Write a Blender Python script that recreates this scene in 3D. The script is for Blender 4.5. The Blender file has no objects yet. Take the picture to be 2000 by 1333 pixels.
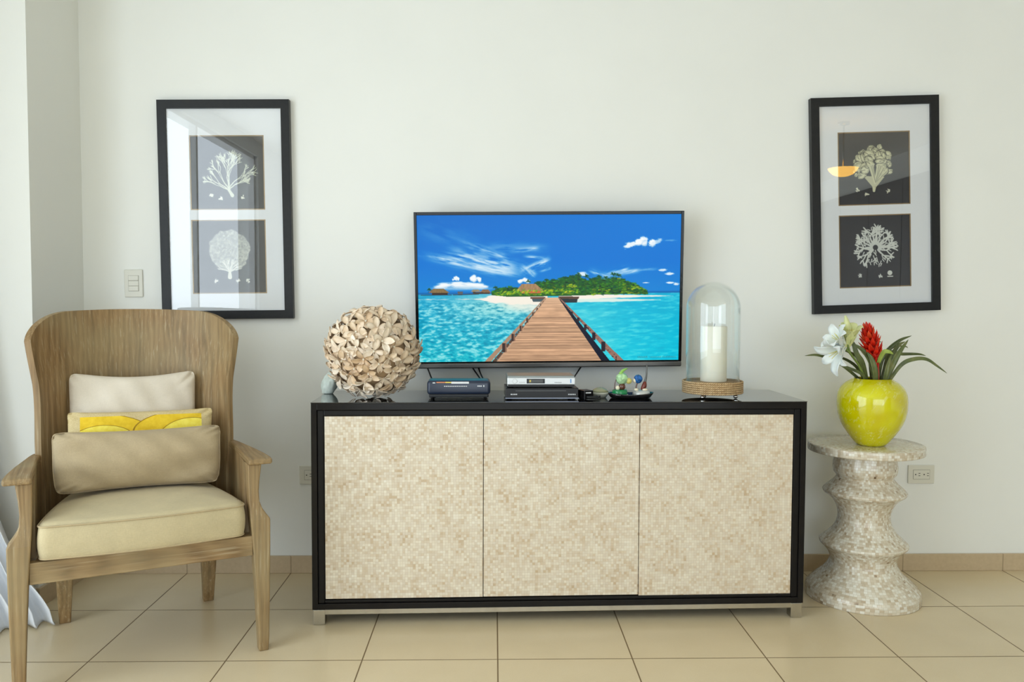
import bpy, bmesh, math, random
import numpy as np
from mathutils import Vector, Matrix, Euler

sc = bpy.context.scene
COL = sc.collection
R = math.radians
PI = math.pi

# ------------------------------------------------------------------ camera
F_PX, PITCH, YAW, ROLL, CY, CAM_H = 1601.96, 0.045752, 0.021944, 0.0036, 658.91, 1.19822
cam_d = bpy.data.cameras.new('camera')
cam = bpy.data.objects.new('camera', cam_d)
COL.objects.link(cam)
cam_d.sensor_width = 36.0
cam_d.lens = F_PX / 2000.0 * 36.0
cam_d.shift_y = (CY - 666.5) / 2000.0
cam_d.clip_start = 0.05
_f = Vector((math.sin(YAW) * math.cos(PITCH), math.cos(YAW) * math.cos(PITCH), -math.sin(PITCH)))
_r0 = Vector((math.cos(YAW), -math.sin(YAW), 0))
_u0 = _r0.cross(_f)
_r = math.cos(ROLL) * _r0 + math.sin(ROLL) * _u0
_u = -math.sin(ROLL) * _r0 + math.cos(ROLL) * _u0
cam.matrix_world = Matrix(((_r.x, _u.x, -_f.x, 0), (_r.y, _u.y, -_f.y, 0), (_r.z, _u.z, -_f.z, CAM_H), (0, 0, 0, 1)))
sc.camera = cam

# ------------------------------------------------------------------ world, light, exposure
sc.view_settings.view_transform = 'Standard'
sc.view_settings.look = 'None'
sc.view_settings.gamma = 1.0
sc.view_settings.use_curve_mapping = False
sc.view_settings.exposure = 0.0
try:
    sc.cycles.use_denoising = True
    sc.cycles.denoiser = 'OPENIMAGEDENOISE'
except Exception:
    pass
sc.cycles.max_bounces = 12
sc.cycles.diffuse_bounces = 6
sc.cycles.glossy_bounces = 6
sc.cycles.transparent_max_bounces = 24
sc.cycles.caustics_reflective = False
sc.cycles.caustics_refractive = False
sc.cycles.sample_clamp_indirect = 4.0

world = bpy.data.worlds.new('sky')
sc.world = world
world.use_nodes = True
_bg = world.node_tree.nodes['Background']
_bg.inputs[0].default_value = (0.81, 0.915, 1.0, 1)
_bg.inputs[1].default_value = 4.5
# sky brightness raised towards -X to strengthen the left picture's glass reflection
_wt = world.node_tree
_tc = _wt.nodes.new('ShaderNodeTexCoord')
_sx = _wt.nodes.new('ShaderNodeSeparateXYZ')
_mr = _wt.nodes.new('ShaderNodeMapRange')
_wt.links.new(_tc.outputs['Generated'], _sx.inputs[0])
_wt.links.new(_sx.outputs[0], _mr.inputs[0])
for _k, _v in ((1, -0.9), (2, 0.4), (3, 5.1), (4, 3.75)):
    _mr.inputs[_k].default_value = _v
_wt.links.new(_mr.outputs[0], _bg.inputs[1])

X_L, X_R, Y_B, Y_F, Z_C = -2.3, 4.2, -4.2, 3.5624, 2.72      # room: left, right, back (behind camera), far wall, ceiling
DOOR = (-1.02, 2.1, 0.03, 2.58)      # glass door opening in the left wall: y0, y1, z0, z1
BACK = (-1.4, 3.4, 0.03, 2.36)        # glass door opening behind the camera: x0, x1, z0, z1


def area_light(name, loc, rot, sx, sy, power, color, portal=False):
    d = bpy.data.lights.new(name, 'AREA')
    d.shape = 'RECTANGLE'
    d.size, d.size_y = sx, sy
    d.energy = power
    d.color = color
    if portal:
        d.cycles.is_portal = True
    o = bpy.data.objects.new(name, d)
    o.location = loc
    o.rotation_euler = rot
    COL.objects.link(o)
    return o


area_light('left_glass_door_daylight', (X_L - 0.14, (DOOR[0] + DOOR[1]) / 2, (DOOR[2] + DOOR[3]) / 2), (0, R(-90), 0),
           DOOR[3] - DOOR[2], DOOR[1] - DOOR[0], 1, (1, 1, 1), True)
area_light('rear_glass_door_daylight', ((BACK[0] + BACK[1]) / 2, Y_B - 0.14, (BACK[2] + BACK[3]) / 2), (R(90), 0, 0),
           BACK[1] - BACK[0], BACK[3] - BACK[2], 1, (1, 1, 1), True)


# ------------------------------------------------------------------ materials
def s2l(c):
    return tuple((x / 12.92 if x <= 0.04045 else ((x + 0.055) / 1.055) ** 2.4) for x in c)


def rgb(r, g, b):
    return s2l((r / 255, g / 255, b / 255)) + (1.0,)


class NT:
    def __init__(self, name):
        self.m = bpy.data.materials.new(name)
        self.m.use_nodes = True
        self.t = self.m.node_tree
        self.b = self.t.nodes['Principled BSDF']
        self.out = self.t.nodes['Material Output']

    def n(self, typ, ins=None, **kw):
        nd = self.t.nodes.new(typ)
        for k, v in kw.items():
            setattr(nd, k, v)
        for k, v in (ins or {}).items():
            self.set(nd.inputs[k], v)
        return nd

    def set(self, sock, v):
        if isinstance(v, bpy.types.NodeSocket):
            self.t.links.new(v, sock)
        else:
            sock.default_value = v

    def math(self, op, a, b=0.0, c=0.0):
        nd = self.n('ShaderNodeMath', {0: a, 1: b, 2: c}, operation=op)
        return nd.outputs[0]

    def mix(self, fac, a, b, mode='MIX'):
        nd = self.n('ShaderNodeMix', data_type='RGBA', blend_type=mode)
        self.set(nd.inputs[0], fac)
        self.set(nd.inputs[6], a)
        self.set(nd.inputs[7], b)
        return nd.outputs[2]

    def ramp(self, fac, stops):
        nd = self.n('ShaderNodeValToRGB', {0: fac})
        e = nd.color_ramp.elements
        while len(e) < len(stops):
            e.new(0.5)
        for i, (p, c) in enumerate(stops):
            e[i].position = p
            e[i].color = c
        return nd.outputs[0]

    def coord(self, which='Object'):
        return self.n('ShaderNodeTexCoord').outputs[which]

    def mapping(self, vec, scale=(1, 1, 1), loc=(0, 0, 0), rot=(0, 0, 0)):
        nd = self.n('ShaderNodeMapping', {'Vector': vec})
        nd.inputs['Scale'].default_value = scale
        nd.inputs['Location'].default_value = loc
        nd.inputs['Rotation'].default_value = rot
        return nd.outputs[0]

    def noise(self, vec, scale=5, detail=2, rough=0.5):
        nd = self.n('ShaderNodeTexNoise', {'Vector': vec, 'Scale': scale, 'Detail': detail, 'Roughness': rough})
        return nd.outputs[0]

    def bump(self, h, strength=0.1, dist=0.01):
        nd = self.n('ShaderNodeBump', {'Height': h, 'Strength': strength, 'Distance': dist})
        self.set(self.b.inputs['Normal'], nd.outputs[0])
        return nd

    def base(self, c):
        self.set(self.b.inputs['Base Color'], c)

    def p(self, **kw):
        for k, v in kw.items():
            self.set(self.b.inputs[k.replace('_', ' ')], v)
        return self


def plain(name, col, rough=0.5, metal=0.0, coat=0.0, noise=0.0, nscale=20, bump=0.0, bscale=80, sheen=0, spec=None, sss=0.0):
    m = NT(name)
    if noise:
        v = m.noise(m.coord(), nscale, 3)
        dark = tuple(x * (1 - noise) for x in col[:3]) + (1,)
        lite = tuple(min(1, x * (1 + noise)) for x in col[:3]) + (1,)
        m.base(m.ramp(v, [(0.3, dark), (0.7, lite)]))
    else:
        m.base(col)
    m.p(Roughness=rough, Metallic=metal)
    if coat:
        m.p(Coat_Weight=coat, Coat_Roughness=0.03)
    if bump:
        m.bump(m.noise(m.coord(), bscale, 2), bump, 0.002)
    if spec is not None:
        m.b.inputs['Specular IOR Level'].default_value = spec
    if sss:
        m.b.inputs['Subsurface Weight'].default_value = sss
        m.b.inputs['Subsurface Radius'].default_value = (0.02, 0.015, 0.01)
    return m.m


M = {}
M['wall'] = plain('wall_paint', rgb(231, 232, 228), 0.75, noise=0.012, nscale=3, bump=0.05, bscale=160)
M['column'] = plain('column_paint', rgb(231, 232, 228), 0.75, bump=0.05, bscale=160)
M['added_panel'] = plain('added_panel_brown', rgb(62, 48, 40), 0.5, noise=0.2, nscale=12)  # for the unseen panels added on the right wall
M['ceiling'] = plain('ceiling_paint', rgb(240, 238, 230), 0.8, bump=0.05, bscale=120)
M['door_frame'] = plain('white_door_aluminium', rgb(225, 225, 222), 0.35)
M['black_lacquer'] = plain('black_lacquer', rgb(22, 20, 20), 0.14, noise=0.1, nscale=30, spec=0.22)
M['black_lacquer_inner'] = plain('dark_wood_inner_frame', rgb(18, 16, 15), 0.3, noise=0.15, nscale=40, spec=0.2)
M['top_gloss'] = plain('black_gloss_top', rgb(20, 20, 21), 0.045, coat=0.6, noise=0.1, nscale=4)
M['steel'] = plain('brushed_steel', rgb(190, 186, 175), 0.22, metal=1.0, noise=0.05, nscale=60)
M['chrome'] = plain('polished_metal', rgb(210, 210, 210), 0.06, metal=1.0)
M['picture_frame'] = plain('black_picture_frame', rgb(30, 31, 32), 0.35, noise=0.12, nscale=50, bump=0.05, spec=0.25)
M['gilt'] = plain('gilt_edge', rgb(140, 118, 84), 0.4, metal=0.5, noise=0.15)
M['mat_board'] = plain('white_mat_board', rgb(226, 230, 234), 0.8, bump=0.03)
M['plastic_white'] = plain('white_plastic', rgb(214, 212, 200), 0.35)
M['plastic_dark'] = plain('dark_slots', rgb(60, 55, 48), 0.5)
M['socket_line'] = plain('grey_seam', rgb(150, 148, 138), 0.5)
M['tv_black'] = plain('tv_black_plastic', rgb(16, 16, 17), 0.14, spec=0.25)
M['tv_silver'] = plain('tv_grey_metal_strip', rgb(120, 118, 116), 0.3, metal=0.7)
M['cable'] = plain('black_cable', rgb(18, 18, 18), 0.45)
M['navy'] = plain('navy_plastic', rgb(36, 46, 66), 0.3, bump=0.1, bscale=200)
M['box_black'] = plain('black_box_plastic', rgb(18, 17, 18), 0.18, spec=0.25)
M['box_silver'] = plain('silver_box_plastic', rgb(196, 198, 198), 0.3, metal=0.35)
M['box_top'] = plain('grey_box_top', rgb(135, 140, 136), 0.3, metal=0.35)
M['mark_white'] = plain('white_print', rgb(220, 222, 224), 0.5)
M['mark_blue'] = plain('blue_print', rgb(60, 130, 200), 0.4)
M['mark_orange'] = plain('orange_print', rgb(205, 130, 90), 0.5)
M['mark_yellow'] = plain('yellow_print', rgb(230, 205, 90), 0.5)
M['mark_grey'] = plain('grey_print', rgb(110, 112, 112), 0.5)
M['lcd'] = plain('dark_display', rgb(40, 40, 32), 0.15)
M['stripe_reflection'] = plain('pale_blue_reflection', rgb(170, 178, 200), 0.25)
M['candle'] = plain('candle_wax', rgb(236, 234, 222), 0.45, sss=0.25)
M['wick'] = plain('wick', rgb(25, 22, 20), 0.8)
M['core'] = plain('ball_core', rgb(165, 140, 108), 0.9, noise=0.2)
M['bead'] = plain('tiny_shell_tube', rgb(235, 228, 210), 0.4)
M['stone'] = plain('pale_stone', rgb(196, 206, 198), 0.6, noise=0.12, nscale=40, bump=0.3, bscale=50)
M['tray'] = plain('dark_glazed_tray', rgb(30, 28, 30), 0.15, noise=0.3, nscale=30)
M['green_glaze'] = plain('green_glaze', rgb(25, 130, 75), 0.2, noise=0.25, nscale=60)
M['silver_base'] = plain('silvery_shell', rgb(200, 202, 200), 0.3, metal=0.3, noise=0.1)
M['brown_glass'] = plain('brown_glaze', rgb(90, 48, 30), 0.15, coat=0.5)
M['pearl'] = plain('pearl', rgb(235, 225, 200), 0.2)
M['blue_glass'] = plain('blue_glass', rgb(30, 95, 165), 0.12, noise=0.6, nscale=90)
M['green_glass'] = plain('pale_green_glass', rgb(175, 215, 165), 0.12, noise=0.35, nscale=70)
M['amber_glass'] = plain('amber_glass', rgb(205, 195, 110), 0.15)
M['red_wood'] = plain('red_brown_handle', rgb(110, 40, 25), 0.3)
M['grey_metal'] = plain('grey_spike', rgb(95, 95, 92), 0.35, metal=0.6)
M['lamp_bowl'] = None
M['red_bract'] = plain('red_bract', rgb(215, 44, 24), 0.4, noise=0.25, nscale=60)
M['orange_bract'] = plain('orange_red_bract', rgb(226, 80, 40), 0.4, noise=0.2, nscale=60)
M['light_leaf'] = plain('light_green_leaf', rgb(140, 160, 70), 0.45, noise=0.2, nscale=40)
M['white_petal'] = plain('white_petal', rgb(228, 234, 232), 0.5, noise=0.02, nscale=30, sss=0.2)
M['cream_petal'] = plain('green_white_petal', rgb(212, 216, 160), 0.5, noise=0.1, nscale=30, sss=0.1)
M['stamen'] = plain('yellow_stamen', rgb(225, 215, 120), 0.5)
M['stem_green'] = plain('green_stem', rgb(110, 130, 60), 0.5)
M['soil'] = plain('dark_foam', rgb(50, 45, 25), 0.9)


def tile_mat():
    t, x0, y0 = 0.45, 0.0153, 2.6804
    m = NT('beige_floor_tile')
    co = m.coord()
    sx = m.n('ShaderNodeSeparateXYZ', {0: co})
    fx = m.math('DIVIDE', m.math('SUBTRACT', sx.outputs[0], x0), t)
    fy = m.math('DIVIDE', m.math('SUBTRACT', sx.outputs[1], y0), t)
    def edge(f):
        fr = m.math('FRACT', m.math('ADD', f, 100.5))
        return m.math('ABSOLUTE', m.math('SUBTRACT', fr, 0.5))
    ex, ey = edge(fx), edge(fy)
    d = m.math('MINIMUM', ex, ey)
    g = m.n('ShaderNodeMapRange', {0: d, 1: 0.0035, 2: 0.0065, 3: 1.0, 4: 0.0}).outputs[0]
    cell = m.n('ShaderNodeCombineXYZ', {0: m.math('FLOOR', m.math('ADD', fx, 100)), 1: m.math('FLOOR', m.math('ADD', fy, 100))}).outputs[0]
    wn = m.n('ShaderNodeTexWhiteNoise', {0: cell}, noise_dimensions='2D').outputs[0]
    nz = m.noise(co, 4, 4)
    fine = m.noise(co, 220, 2)
    c = m.ramp(m.math('ADD', m.math('MULTIPLY', nz, 0.7), m.math('MULTIPLY', fine, 0.3)), [(0.3, rgb(211, 194, 161)), (0.7, rgb(219, 203, 171))])
    c = m.mix(m.math('MULTIPLY', wn, 0.12), c, rgb(196, 176, 140))
    c = m.mix(g, c, rgb(118, 98, 68))
    m.base(c)
    m.p(Roughness=m.math('ADD', 0.26, m.math('MULTIPLY', g, 0.4)))
    m.bump(m.math('SUBTRACT', 1.0, g), 0.35, 0.002)
    return m.m


M['floor'] = tile_mat()


def base_tile_mat():
    m = NT('beige_skirting_tile')
    co = m.coord('Object')
    sx = m.n('ShaderNodeSeparateXYZ', {0: co})
    f = m.math('DIVIDE', m.math('SUBTRACT', m.math('ADD', sx.outputs[0], m.math('MULTIPLY', sx.outputs[1], 1.0)), 0.0153 + 3.5524), 0.45)
    e = m.math('ABSOLUTE', m.math('SUBTRACT', m.math('FRACT', m.math('ADD', f, 100.5)), 0.5))
    g = m.n('ShaderNodeMapRange', {0: e, 1: 0.003, 2: 0.006, 3: 1.0, 4: 0.0}).outputs[0]
    c = m.mix(g, m.ramp(m.noise(co, 60, 3), [(0.3, rgb(186, 166, 136)), (0.7, rgb(194, 174, 144))]), rgb(150, 132, 104))
    m.base(c)
    m.p(Roughness=0.3)
    return m.m


M['skirting'] = base_tile_mat()


def mosaic(name, size, stops, vec='Object', uv=False, groutc=(200, 185, 155), row_offset=False, grain=0.5, rough=0.3, bump=0.35, tilt=0.16):
    m = NT(name)
    if uv:
        co = m.coord('UV')
        s = m.n('ShaderNodeSeparateXYZ', {0: co})
        a, b = s.outputs[0], s.outputs[1]
    else:
        co = m.coord('Object')
        s = m.n('ShaderNodeSeparateXYZ', {0: co})
        a, b = s.outputs[0], s.outputs[2]
    wob = m.noise(co, 9, 1)
    b2 = m.math('DIVIDE', m.math('ADD', b, m.math('MULTIPLY', wob, size * 0.8)), size)
    a2 = m.math('DIVIDE', m.math('ADD', a, m.math('MULTIPLY', m.noise(m.mapping(co, loc=(3, 5, 7)), 9, 1), size * 0.8)), size)
    fb = m.math('FLOOR', b2)
    if row_offset:
        rowr = m.n('ShaderNodeTexWhiteNoise', {1: fb}, noise_dimensions='1D').outputs[0]
        a2 = m.math('ADD', a2, rowr)
    fa = m.math('FLOOR', a2)
    cell = m.n('ShaderNodeCombineXYZ', {0: fa, 1: fb}).outputs[0]
    wn = m.n('ShaderNodeTexWhiteNoise', {0: cell}, noise_dimensions='2D')
    big = m.noise(m.n('ShaderNodeVectorMath', {0: co, 1: (1, 1, 1)}, operation='MULTIPLY').outputs[0], 14, 3, 0.6)
    v = m.math('ADD', m.math('MULTIPLY', wn.outputs[0], grain), m.math('MULTIPLY', big, 1 - grain))
    c = m.ramp(v, stops)
    ea = m.math('ABSOLUTE', m.math('SUBTRACT', m.math('FRACT', a2), 0.5))
    eb = m.math('ABSOLUTE', m.math('SUBTRACT', m.math('FRACT', b2), 0.5))
    g = m.n('ShaderNodeMapRange', {0: m.math('MAXIMUM', ea, eb), 1: 0.43, 2: 0.49, 3: 0.0, 4: 1.0}).outputs[0]
    m.base(m.mix(m.math('MULTIPLY', g, 0.55), c, rgb(*groutc)))
    m.p(Roughness=rough)
    m.p(Coat_Weight=0.25, Coat_Roughness=0.15)
    # every chip of shell lies at its own slight tilt
    nrm = m.n('ShaderNodeNewGeometry').outputs['Normal']
    off = m.n('ShaderNodeVectorMath', {0: wn.outputs[1], 1: (0.5, 0.5, 0.5)}, operation='SUBTRACT').outputs[0]
    off = m.n('ShaderNodeVectorMath', {0: off, 1: (tilt, tilt, tilt)}, operation='MULTIPLY').outputs[0]
    nn = m.n('ShaderNodeVectorMath', {0: m.n('ShaderNodeVectorMath', {0: nrm, 1: off}, operation='ADD').outputs[0]}, operation='NORMALIZE').outputs[0]
    bm = m.n('ShaderNodeBump', {'Height': m.math('SUBTRACT', 1.0, g), 'Strength': bump, 'Distance': 0.001, 'Normal': nn})
    m.set(m.b.inputs['Normal'], bm.outputs[0])
    return m.m


M['mosaic_door'] = mosaic('shell_mosaic_door', 0.0098,
                          [(0.2, rgb(188, 164, 132)), (0.34, rgb(205, 188, 163)), (0.5, rgb(212, 200, 181)), (0.68, rgb(222, 212, 192)), (0.85, rgb(230, 224, 210))],
                          groutc=(184, 164, 136), grain=0.42)
M['mosaic_stool'] = mosaic('shell_mosaic_stool', 0.0102,
                           [(0.135, rgb(104, 80, 56)), (0.19, rgb(186, 168, 142)), (0.4, rgb(206, 194, 172)), (0.62, rgb(218, 211, 194)), (0.85, rgb(232, 230, 220))],
                           uv=True, row_offset=True, groutc=(180, 168, 146), grain=0.6, rough=0.13, tilt=0.07)


def wood(name, axis, c0, c1, c2, rough=0.55):
    m = NT(name)
    co = m.coord()
    sc_ = [26, 26, 26]
    sc_[axis] = 1.3
    v = m.mapping(co, scale=tuple(sc_))
    n1 = m.noise(v, 1.0, 5, 0.65)
    sc2 = [170, 170, 170]
    sc2[axis] = 5
    n2 = m.noise(m.mapping(co, scale=tuple(sc2)), 1.0, 3, 0.6)
    big = m.noise(m.mapping(co, scale=(5, 5, 5)), 1.0, 2)
    w = m.n('ShaderNodeTexWave', {'Vector': m.mapping(co, scale=tuple(9 if i != axis else 1.2 for i in range(3))), 'Scale': 2.0, 'Distortion': 7.0, 'Detail': 3.0, 'Detail Scale': 1.4}).outputs[1]
    f = m.math('ADD', m.math('MULTIPLY', n1, 0.55), m.math('ADD', m.math('MULTIPLY', n2, 0.25), m.math('MULTIPLY', w, 0.14)))
    c = m.ramp(f, [(0.28, c0), (0.47, c1), (0.68, c2)])
    c = m.mix(m.n('ShaderNodeMapRange', {0: big, 1: 0.35, 2: 0.7, 3: 0.0, 4: 0.35}).outputs[0], c, rgb(168, 158, 122))
    pores = m.n('ShaderNodeMapRange', {0: n2, 1: 0.58, 2: 0.7, 3: 0.0, 4: 0.3}).outputs[0]
    c = m.mix(pores, c, rgb(196, 188, 160))
    m.base(c)
    m.p(Roughness=rough)
    m.bump(n2, 0.25, 0.001)
    return m.m


W0, W1, W2 = rgb(108, 84, 52), rgb(138, 110, 72), rgb(162, 134, 94)
M['wood_z'] = wood('limed_oak_vertical_grain', 2, W0, W1, W2)
M['wood_x'] = wood('limed_oak_cross_grain', 0, W0, W1, W2)
M['wood_y'] = wood('limed_oak_long_grain', 1, W0, W1, W2)


def fabric(name, col, var=0.08, scale=700, bump=0.4, nscale=12):
    m = NT(name)
    co = m.coord()
    a = m.noise(m.mapping(co, scale=(1, 1, 0.12)), scale, 2)
    b = m.noise(m.mapping(co, scale=(0.12, 1, 1)), scale, 2)
    w = m.math('ADD', m.math('MULTIPLY', a, 0.5), m.math('MULTIPLY', b, 0.5))
    big = m.noise(co, nscale, 3)
    f = m.math('ADD', m.math('MULTIPLY', w, 0.6), m.math('MULTIPLY', big, 0.4))
    d = tuple(x * (1 - 2 * var) for x in col[:3]) + (1,)
    l = tuple(min(1, x * (1 + var)) for x in col[:3]) + (1,)
    m.base(m.ramp(f, [(0.32, d), (0.62, l)]))
    m.p(Roughness=0.85)
    m.b.inputs['Sheen Weight'].default_value = 0.15
    wr = m.noise(m.mapping(co, scale=(1, 1, 2.2)), 9, 3)
    m.bump(m.math('ADD', m.math('MULTIPLY', w, 0.25), m.math('MULTIPLY', wr, 2.2)), bump, 0.004)
    return m.m


M['linen_seat'] = fabric('beige_linen_seat', rgb(192, 178, 142))
M['linen_tan'] = fabric('tan_linen', rgb(178, 160, 128))
M['linen_cream'] = fabric('cream_linen', rgb(218, 208, 192), 0.04)
M['piping'] = fabric('beige_piping', rgb(180, 162, 126), 0.05)
M['curtain'] = fabric('white_curtain', rgb(226, 230, 236), 0.02, 900, 0.15)


def rope_mat():
    m = NT('jute_rope')
    co = m.coord()
    s = m.n('ShaderNodeTexWave', {'Vector': m.mapping(m.coord('UV'), scale=(1, 1, 1)), 'Scale': 0.6, 'Distortion': 0.6}, wave_type='BANDS', bands_direction='DIAGONAL').outputs[1]
    n = m.noise(co, 120, 3)
    f = m.math('ADD', m.math('MULTIPLY', s, 0.35), m.math('MULTIPLY', n, 0.65))
    m.base(m.ramp(f, [(0.25, rgb(150, 116, 76)), (0.5, rgb(190, 160, 118)), (0.75, rgb(214, 190, 150))]))
    m.p(Roughness=0.9)
    m.bump(s, 0.5, 0.002)
    return m.m


M['rope'] = rope_mat()


def vase_mat():
    m = NT('yellow_art_glass')
    co = m.coord()
    co2 = m.mapping(co, rot=(0, R(-32), 0))
    v = m.mapping(co2, scale=(46, 46, 5))
    n = m.noise(v, 1.6, 4, 0.7)
    n2 = m.noise(m.mapping(co2, scale=(110, 110, 11)), 1.5, 3, 0.7)
    st = m.n('ShaderNodeMapRange', {0: m.math('ADD', m.math('MULTIPLY', n, 0.6), m.math('MULTIPLY', n2, 0.4)), 1: 0.53, 2: 0.70, 3: 0.0, 4: 0.75}).outputs[0]
    reg = m.n('ShaderNodeMapRange', {0: m.noise(m.mapping(co, loc=(1.3, 0, 0.4)), 7, 1), 1: 0.42, 2: 0.6, 3: 0.15, 4: 1.0}).outputs[0]
    c = m.ramp(m.noise(co, 9, 2), [(0.3, rgb(196, 182, 0)), (0.7, rgb(214, 212, 10))])
    m.base(m.mix(m.math('MULTIPLY', st, reg), c, rgb(236, 234, 170)))
    m.p(Roughness=0.09, Coat_Weight=0.4, Coat_Roughness=0.02)
    m.b.inputs['Subsurface Weight'].default_value = 0.15
    m.b.inputs['Subsurface Radius'].default_value = (0.03, 0.03, 0.005)
    return m.m


M['vase'] = vase_mat()


def leaf_mat():
    m = NT('strap_leaf')
    co = m.coord()
    c = m.ramp(m.noise(co, 22, 3), [(0.3, rgb(58, 68, 36)), (0.55, rgb(88, 100, 52)), (0.75, rgb(120, 120, 70))])
    m.base(c)
    m.p(Roughness=0.4)
    m.bump(m.noise(m.mapping(co, scale=(1, 1, 0.2)), 120, 2), 0.2, 0.002)
    return m.m


M['leaf'] = leaf_mat()


def petal_mat(name, c0, c1):
    m = NT(name)
    co = m.coord()
    rnd = m.n('ShaderNodeObjectInfo').outputs['Random']
    f = m.math('ADD', m.math('MULTIPLY', m.noise(co, 40, 3), 0.6), m.math('MULTIPLY', rnd, 0.4))
    m.base(m.ramp(f, [(0.25, c0), (0.75, c1)]))
    m.p(Roughness=0.6)
    m.bump(m.noise(m.mapping(co, scale=(60, 300, 60)), 1, 2), 0.3, 0.001)
    return m.m


M['petal'] = petal_mat('shell_petal', rgb(214, 184, 148), rgb(244, 232, 214))


def thin_glass(name, ior=1.5, tint=(1, 1, 1, 1), rough=0.0, mult=1.0):
    m = NT(name)
    m.t.nodes.remove(m.b)
    tr = m.n('ShaderNodeBsdfTransparent', {0: tint})
    gl = m.n('ShaderNodeBsdfGlossy', {0: (1, 1, 1, 1), 1: rough})
    ge = m.n('ShaderNodeNewGeometry')
    ct = m.n('ShaderNodeVectorMath', {0: ge.outputs['Normal'], 1: ge.outputs['Incoming']}, operation='DOT_PRODUCT').outputs['Value']
    k = m.math('POWER', m.math('SUBTRACT', 1.0, m.math('ABSOLUTE', ct)), 5.0)
    fr = m.math('ADD', 0.04, m.math('MULTIPLY', 0.96, k))
    fac = m.math('MINIMUM', m.math('MULTIPLY', fr, mult), 1.0)
    mx = m.n('ShaderNodeMixShader', {0: fac, 1: tr.outputs[0], 2: gl.outputs[0]})
    m.t.links.new(mx.outputs[0], m.out.inputs[0])
    return m.m


M['pane'] = thin_glass('picture_glass', 1.5, mult=1.45)
M['dome'] = thin_glass('dome_glass', 1.5, (0.98, 0.99, 0.985, 1), mult=0.9)


def attr_mat(name, emit=0.0, rough=0.7):
    m = NT(name)
    a = m.n('ShaderNodeAttribute', attribute_name='paint')
    if emit:
        m.base((0.01, 0.01, 0.01, 1))
        m.set(m.b.inputs['Emission Color'], a.outputs[0])
        m.b.inputs['Emission Strength'].default_value = emit
        m.b.inputs['Specular IOR Level'].default_value = 0.08
    else:
        m.set(m.b.inputs['Base Color'], a.outputs[0])
    m.p(Roughness=rough)
    return m.m


M['tv_screen'] = attr_mat('lit_tv_picture', 1.0, 0.25)
M['print'] = attr_mat('printed_paper', 0, 0.7)


def lamp_mat():
    m = NT('amber_lamp_glass')
    m.base(rgb(240, 200, 120))
    m.set(m.b.inputs['Emission Color'], rgb(255, 196, 92))
    m.b.inputs['Emission Strength'].default_value = 7.0
    return m.m


M['lamp_bowl'] = lamp_mat()


# ------------------------------------------------------------------ object helpers
def props(o, label=None, cat=None, group=None, kind=None):
    if label: o['label'] = label
    if cat: o['category'] = cat
    if group: o['group'] = group
    if kind: o['kind'] = kind
    return o


def thing(name, label, cat, loc=(0, 0, 0), rot=(0, 0, 0), group=None):
    o = bpy.data.objects.new(name, None)
    o.empty_display_size = 0.05
    o.location = loc
    o.rotation_euler = rot
    COL.objects.link(o)
    return props(o, label, cat, group)


def link(name, me, mat=None, parent=None, smooth=False, loc=(0, 0, 0), rot=(0, 0, 0)):
    o = bpy.data.objects.new(name, me)
    if mat is not None:
        for mm in (mat if isinstance(mat, (list, tuple)) else [mat]):
            me.materials.append(mm)
    if smooth:
        me.polygons.foreach_set('use_smooth', [True] * len(me.polygons))
    COL.objects.link(o)
    o.location = loc
    o.rotation_euler = rot
    if parent is not None:
        o.parent = parent
    return o


def from_bm(name, bm, mat, parent=None, smooth=False, **kw):
    bmesh.ops.recalc_face_normals(bm, faces=bm.faces)
    me = bpy.data.meshes.new(name)
    bm.to_mesh(me)
    bm.free()
    return link(name, me, mat, parent, smooth, **kw)


def from_py(name, v, f, mat, parent=None, smooth=True, recalc=True, **kw):
    me = bpy.data.meshes.new(name)
    me.from_pydata([tuple(p) for p in v], [], f)
    if recalc:
        bm = bmesh.new()
        bm.from_mesh(me)
        bmesh.ops.recalc_face_normals(bm, faces=bm.faces)
        bm.to_mesh(me)
        bm.free()
    return link(name, me, mat, parent, smooth, **kw)


def add_box(bm, x0, x1, y0, y1, z0, z1, bev=0.0, seg=2):
    r = bmesh.ops.create_cube(bm, size=1.0)
    for v in r['verts']:
        v.co = Vector(((x0 + x1) / 2 + v.co.x * (x1 - x0), (y0 + y1) / 2 + v.co.y * (y1 - y0), (z0 + z1) / 2 + v.co.z * (z1 - z0)))
    if bev:
        es = set()
        for v in r['verts']:
            es.update(v.link_edges)
        bmesh.ops.bevel(bm, geom=list(es), offset=bev, segments=seg, affect='EDGES', profile=0.5)
    return r


def box(name, b, mat, parent=None, bev=0.0, seg=2, **kw):
    bm = bmesh.new()
    add_box(bm, *b, bev=bev, seg=seg)
    return from_bm(name, bm, mat, parent, **kw)


def boxes(name, bs, mat, parent=None, bev=0.0, **kw):
    bm = bmesh.new()
    for b in bs:
        add_box(bm, *b, bev=bev)
    return from_bm(name, bm, mat, parent, **kw)


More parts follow.
